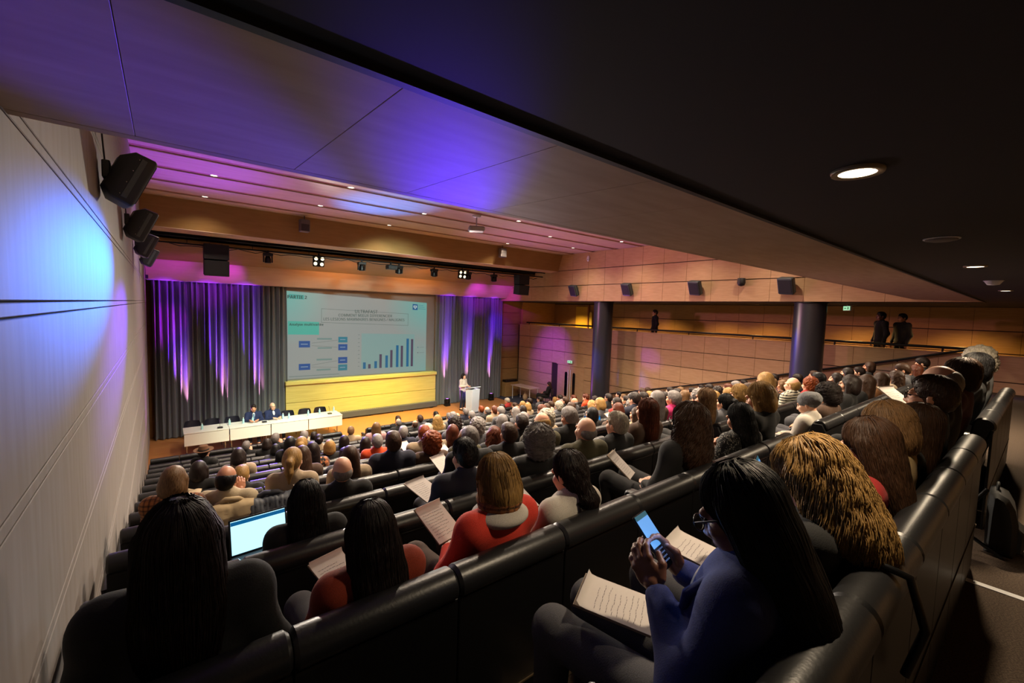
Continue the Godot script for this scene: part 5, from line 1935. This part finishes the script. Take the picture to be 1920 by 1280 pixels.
	for x in [1.88, 5.56, 9.53]:
		downlight(V(x, 5.235, -0.46), "bright downlight in the low black ceiling, %s" % ["nearest of three", "middle of three", "farthest of three"][n], "downlights in the black ceiling", 2.8 if n == 0 else 10.0, 74 if n == 0 else 82, Color(1.0, 0.90, 0.76), 0.055, 9.0)
		n += 1
	n = 0
	for p in [[3.7, "flat white disc vent on the black ceiling"], [7.47, "white smoke detector on the black ceiling"]]:
		var o := thing("smoke_detector" if n else "ceiling_disc", p[1], "detector", V(p[0], 5.24, -0.46))
		obj("plate", Geo.new().lathe(PackedVector2Array([Vector2(0, 0), Vector2(0.075, 0), Vector2(0.075, -0.012), Vector2(0.05, -0.018 - 0.03 * n), Vector2(0, -0.02 - 0.035 * n)]), 20), M["white paint"] if n else mat("disc grey", Color(0.4, 0.38, 0.37), 0.6), o)
		obj("ring", Geo.new().lathe(PackedVector2Array([Vector2(0.07, 0), Vector2(0.085, 0), Vector2(0.085, -0.006), Vector2(0.07, -0.006)]), 20), M["white paint"], o)
		n += 1
	# gallery downlights
	n = 0
	for z in [-16.6, -13.4, -11.2, -8.6, -6.9, -4.0, -1.5]:
		downlight(V(17.2, 5.235, z), "small gallery downlight, %s from the stage" % COUNTED[n], "gallery downlights", 11.0 if n > 0 else 24.0, 66, Color(1.0, 0.80, 0.48), 0.04, 8.0)
		n += 1
	# exit signs
	for p in [[V(15.74, 2.30, -14.85), PI / 2, "green exit sign above the double door"], [V(16.3, 5.12, -3.95), PI * 0.75, "green exit sign hanging under the gallery ceiling"]]:
		var ex := thing("exit_sign", p[2], "sign", p[0], -p[1], "exit signs")
		obj("case", B(V(0, 0, 0), V(0.34, 0.15, 0.05), 0.006), M["white paint"], ex)
		obj("sign_face", B(V(0, 0, 0.027), V(0.31, 0.12, 0.004)), glow("exit glow", Color(0.72, 1.0, 0.78), 0.9), ex)
		obj("arrow", B(V(-0.06, 0, 0.03), V(0.1, 0.02, 0.003)), mat("exit green", Color(0.0, 0.35, 0.15), 0.5), ex)
		obj("figure", B(V(0.07, 0, 0.03), V(0.04, 0.07, 0.003)), mat("exit green", Color(0.0, 0.35, 0.15), 0.5), ex)
		obj("bracket", B(V(0, 0.085, 0), V(0.04, 0.04, 0.03)), M["white paint"], ex)
	var se := thing("wall_sensor", "small white oval sensor high on the right wall", "sensor", V(14.22, 7.05, -12.6))
	obj("shell", Geo.new().ball(V(0, 0, 0), V(0.04, 0.13, 0.08), 14), M["white paint"], se)
	obj("slit", B(V(-0.04, -0.04, 0), V(0.006, 0.02, 0.05)), M["device"], se)


# ---------------------------------------------------------------- things people brought
func notebook(at: Vector3, turn: float, tilt: float, label: String, w := 0.155, l := 0.21) -> void:
	var t := thing("notepad", label, "notepad", at, turn, "paper notepads in the audience")
	var b := Basis(Vector3.RIGHT, tilt)
	obj("pad", Geo.new().box(Vector3.ZERO, V(w, 0.008, l), 0.001, b), M["card"], t)
	var g := Geo.new()
	# the top sheet is folded over the far edge
	g.surf(4, 18, func(u: float, s: float) -> Vector3:
		var p := V((u - 0.5) * w, 0.0055, l * (0.5 - s * 1.0))
		if s > 0.86:
			var a := (s - 0.86) / 0.14 * PI * 1.2
			p = V((u - 0.5) * w, 0.0055 + 0.010 * (1.0 - cos(a)), l * (-0.36) - 0.03 * (s - 0.86) / 0.14 - 0.010 * sin(a))
		return b * p, 1)
	obj("sheet", g, M["paper"], t)
	var ink := Geo.new()
	var r := RandomNumberGenerator.new()
	r.seed = int(at.x * 1000.0)
	for k in 9:
		var z := l * 0.36 - k * l * 0.075
		var x := -w * 0.40
		while x < w * r.randf_range(0.1, 0.4):
			var len := r.randf_range(0.006, 0.016)
			ink.box(b * V(x + len * 0.5, 0.0065, z + r.randf_range(-0.002, 0.002)), V(len, 0.0004, 0.0012), 0.0, b)
			x += len + 0.004
	obj("handwriting", ink, M["ink"], t)


func laptop(at: Vector3, turn: float, label: String, screen: Color, power: float, open := 1.75) -> void:
	var t := thing("laptop", label, "laptop", at, turn, "open laptops in the audience")
	obj("base", B(V(0, 0.008, 0), V(0.32, 0.016, 0.22), 0.004), M["laptop"], t)
	obj("keyboard", B(V(0, 0.017, 0.0), V(0.28, 0.002, 0.11)), M["device"], t)
	var lid := Node3D.new()
	lid.name = "lid"
	t.add_child(lid, true)
	lid.position = V(0, 0.012, -0.11)
	lid.rotation.x = -(open - PI / 2)
	obj("shell", B(V(0, 0.11, -0.004), V(0.32, 0.22, 0.008), 0.003), M["laptop"], lid)
	obj("screen_face", B(V(0, 0.112, 0.001), V(0.30, 0.195, 0.002)), glow("laptop screen %s" % screen.to_html(), screen, power), lid)
	obj("screen_bar", B(V(0, 0.195, 0.0024), V(0.30, 0.022, 0.001)), glow("laptop bar", Color(0.05, 0.45, 0.70), 0.7), lid)


func phone(at: Vector3, b: Basis, label: String, s := 1.0) -> void:
	var t := thing("smartphone", label, "phone", at, 0.0, "smartphones in the audience")
	t.basis = b
	obj("case", B(V(0, 0, 0), V(0.076 * s, 0.158 * s, 0.009), 0.004), M["device"], t)
	obj("screen_page", B(V(0, 0.024 * s, 0.0048), V(0.068 * s, 0.088 * s, 0.001)), glow("phone page", Color(0.42, 0.70, 1.0), 0.95), t)
	obj("screen_bar", B(V(0, 0.069 * s, 0.0055), V(0.068 * s, 0.013 * s, 0.001)), glow("phone bar", Color(0.05, 0.42, 0.50), 0.7), t)
	var keys := Geo.new()
	for r in 4:
		for c in 9:
			keys.box(V((c - 4) * 0.0068 * s, (-0.028 - 0.011 * r) * s, 0.0052), V(0.0028 * s, 0.0038 * s, 0.0008))
	obj("screen_keys", keys, glow("phone keys", Color(0.5, 0.62, 0.9), 0.5), t)


func build_props() -> void:
	# things in the back row
	var face := Basis(Vector3.UP, 0.15) * Basis(Vector3.RIGHT, -0.75)
	phone(V(1.20, 4.015, -0.74), face, "large smartphone with lit blue chat held by person in blue", 1.08)
	omni("phone_light", V(1.20, 4.06, -0.70), Color(0.45, 0.66, 1.0), 0.012, 0.04)
	phone(V(1.98, 4.06, -0.72), Basis(Vector3.UP, 0.3) * Basis(Vector3.RIGHT, -0.5), "smartphone held before person with long wavy blond hair", 1.0)
	notebook(V(1.18, 3.745, -0.86), 0.5, 0.12, "handwritten notepad on the lap of person in blue", 0.19, 0.25)
	notebook(V(1.72, 3.745, -0.86), 0.2, 0.15, "notepad on the lap of person with wavy blond hair", 0.18, 0.25)
	notebook(V(4.72, 4.10, -0.75), -0.3, 0.6, "bright lit paper held up in the back row", 0.2, 0.28)
	# second row from the back
	notebook(V(0.58, 3.55, -1.88), 0.3, 0.35, "notepad on the lap of person in rust orange", 0.16, 0.22)
	notebook(V(1.12, 3.60, -1.96), 0.25, 0.55, "notepad held by person in coral red jumper", 0.17, 0.23)
	notebook(V(1.66, 3.60, -1.95), 0.2, 0.5, "notepad held by person in white top with low ponytail", 0.17, 0.22)
	notebook(V(2.66, 3.60, -1.95), 0.4, 0.7, "notepad held by person with long wavy brown hair", 0.16, 0.23)
	notebook(V(-0.26, 3.53, -1.52), 0.9, 0.2, "loose papers wedged by the left wall at the bottom corner", 0.16, 0.22)
	# third row from the back
	laptop(V(0.46, 3.19, -2.86), 0.1, "open laptop with bright white screen on a lap", Color(0.72, 0.93, 1.0), 1.6)
	area("laptop_light", V(0.46, 3.32, -2.93), V(0.56, 3.6, -2.5), Color(0.6, 0.86, 1.0), 0.12, 0.28, 0.18)
	notebook(V(1.52, 3.36, -2.88), 0.3, 0.3, "notepad beside person in navy with black hair", 0.19, 0.26)
	# further down
	var n := 0
	for p in [[0.98, 2.98, -3.95], [2.30, 2.97, -3.95], [2.9, 2.72, -4.95], [4.0, 2.98, -3.95], [5.4, 3.24, -2.95], [0.62, 1.18, -10.95], [4.42, 1.85, -7.95], [6.4, 2.72, -4.95], [3.3, 2.18, -6.95], [8.1, 2.45, -5.95], [7.2, 2.98, -3.95]]:
		notebook(V(p[0], p[1] + 0.10, p[2]), 0.25, 0.6, paper_label(n), 0.19, 0.27)
		n += 1
	laptop(V(4.05, 2.92, -3.92), -0.35, "laptop with blue screen in the fourth-to-last row", Color(0.10, 0.55, 0.90), 0.9)
	laptop(V(5.95, 2.66, -4.95), -0.5, "smaller laptop with blue screen, right of the aisle", Color(0.10, 0.60, 0.92), 0.9)
	laptop(V(4.0, 2.38, -5.95), -0.3, "laptop with white page in the middle rows", Color(0.80, 0.88, 0.86), 0.6)
	phone(V(7.94, 3.27, -4.1), Basis(Vector3.UP, -0.5) * Basis(Vector3.BACK, PI / 2), "sideways smartphone held up in the right block", 1.3)
	# coats and bags
	coat(V(0.12, 2.425, -6.35), 0.46, mat("coat cream", Color(0.70, 0.63, 0.52), 0.9), "cream coat hung over a seat back near the left wall", 3)
	coat(V(0.74, 2.96, -4.35), 0.40, mat("coat grey", Color(0.24, 0.26, 0.29), 0.6), "grey quilted jacket over a seat back, middle left", 9)
	coat(V(0.86, 2.96, -4.35) + V(-0.42, 0.01, 0), 0.36, mat("coat beige", Color(0.66, 0.58, 0.44), 0.9), "beige hooded coat over the seat of the balding person", 2)
	var bp := thing("backpack", "black backpack on the floor behind the back row", "bag", V(4.72, 3.1, -0.13), 0.05)
	var black := mat("bag black", Color(0.035, 0.035, 0.04), 0.7)
	var side := PackedVector2Array([Vector2(-0.07, 0.0), Vector2(0.07, 0.0), Vector2(0.085, 0.05), Vector2(0.08, 0.24), Vector2(0.06, 0.34), Vector2(0.025, 0.41), Vector2(-0.03, 0.44), Vector2(-0.065, 0.42), Vector2(-0.075, 0.3)])
	obj("bag_body", Geo.new().drawn(side, -0.15, 0.15, 0.03, 0.5), black, bp)
	obj("pocket", Geo.new().drawn(PackedVector2Array([Vector2(0.07, 0.03), Vector2(0.115, 0.04), Vector2(0.12, 0.18), Vector2(0.075, 0.22)]), -0.12, 0.12, 0.018, 0.5), black, bp)
	obj("grab_loop", Geo.new().tube(PackedVector3Array([V(-0.04, 0.42, -0.03), V(-0.03, 0.48, -0.03), V(0.03, 0.48, -0.03), V(0.04, 0.42, -0.03)]), 0.009, 0.009, 6), black, bp)
	obj("strap", Geo.new().tube(PackedVector3Array([V(-0.08, 0.44, -0.08), V(-0.12, 0.3, -0.16), V(-0.12, 0.08, -0.14), V(-0.2, 0.01, 0.02)]), 0.014, 0.014, 6), M["device"], bp)
	var yb := thing("straw_bag", "yellow woven bag on a seat in the third-to-last row", "bag", V(1.20, 3.05, -2.72))
	obj("bag_body", Geo.new().ball(V(0, 0.10, 0), V(0.10, 0.10, 0.07), 12), mat("straw", Color(0.72, 0.56, 0.16), 0.9), yb)
	for k in 3:
		obj("weave_band", Geo.new().tube(PackedVector3Array([V(-0.09, 0.06 + 0.05 * k, 0.05), V(0, 0.07 + 0.05 * k, 0.075), V(0.09, 0.06 + 0.05 * k, 0.05)]), 0.008, 0.008, 6), mat("straw dark", Color(0.36, 0.26, 0.07), 0.9), yb)
	var tape := obj("floor_tape", B(V(3.97, 3.102, 0.22), V(0.05, 0.003, 1.1)), M["white paint"])
	tag(tape, "white tape strip on the carpet behind the back row", "tape")
	var sp := obj("aisle_step", span(6.0, 9.0, 3.1, 3.24, -0.02, 1.6, 0.006), M["carpet"])
	tag(sp, "low carpeted step at the end of the back aisle", "step")
	var strap := obj("bag_strap", Geo.new().tube(PackedVector3Array([V(1.62, 3.97, -0.34), V(1.63, 4.015, -0.29), V(1.64, 4.0, -0.20), V(1.65, 3.86, -0.16), V(1.63, 3.72, -0.19)]), 0.012, 0.012, 8), M["device"])
	tag(strap, "black strap hanging over the back row's seat top", "strap")


func paper_label(n: int) -> String:
	return ["white paper on a lap right of the bald person in black", "white open notebook beside thick curly ginger hair", "white paper in the ninth row, left block", "folded newspaper beside the blue screen laptop", "notepad held beside the aisle, third-to-last row", "white sheet beside the brimmed hat", "white sheet in the seventh row before short white hair", "white paper in the ninth row, right block", "notepad in the eighth row, left block", "white paper in the middle of the right block", "white paper in the fourth-to-last row, right block"][n]


func coat(at: Vector3, w: float, m: Material, label: String, ribs: int) -> void:
	var g := Geo.new()
	var f := FastNoiseLite.new()
	f.seed = int(at.x * 100.0)
	f.frequency = 6.0
	var sheet := func(u: float, s: float, inner: float) -> Vector3:
		var x := (u - 0.5) * w * (1.0 + 0.12 * sin(s * 7.0))
		var a := (s - 0.5) * 0.62
		var p: Vector3
		var rr := 0.075 - inner
		if absf(a) < 0.12:
			var an := a / 0.12 * PI * 0.5
			p = V(x, -0.06 + cos(an) * rr, sin(an) * rr)
		else:
			p = V(x, -0.06 - (absf(a) - 0.12), signf(a) * rr + (0.02 if a > 0 else -0.05 * (absf(a) - 0.12)))
		var bulge := 0.014 * f.get_noise_3d(x * 1.0, a * 1.4, 0.3) + 0.008 * absf(sin(u * PI * ribs))
		return p + V(0, 1.0 if absf(a) < 0.12 else 0.1, signf(a)) * bulge
	g.surf(24, 24, func(u: float, s: float) -> Vector3: return sheet.call(u, s, 0.0), 1)
	g.surf(24, 24, func(u: float, s: float) -> Vector3: return sheet.call(u, s, 0.012), -1)
	var t := thing("coat", label, "coat", at, 0.0, "coats over the seat backs")
	obj("drape", g, m, t)
	obj("collar", Geo.new().tube(PackedVector3Array([V(-w * 0.3, -0.02, -0.07), V(-w * 0.1, 0.045, -0.02), V(w * 0.15, 0.04, 0.0), V(w * 0.3, -0.01, -0.06)]), 0.028, 0.022, 8), m, t)


func _ready() -> void:
	rng.seed = 11
	camera_and_light()
	make_materials()
	person_materials()
	build_room()
	build_seats()
	build_stage()
	build_fittings()
	build_audience()
	build_props()
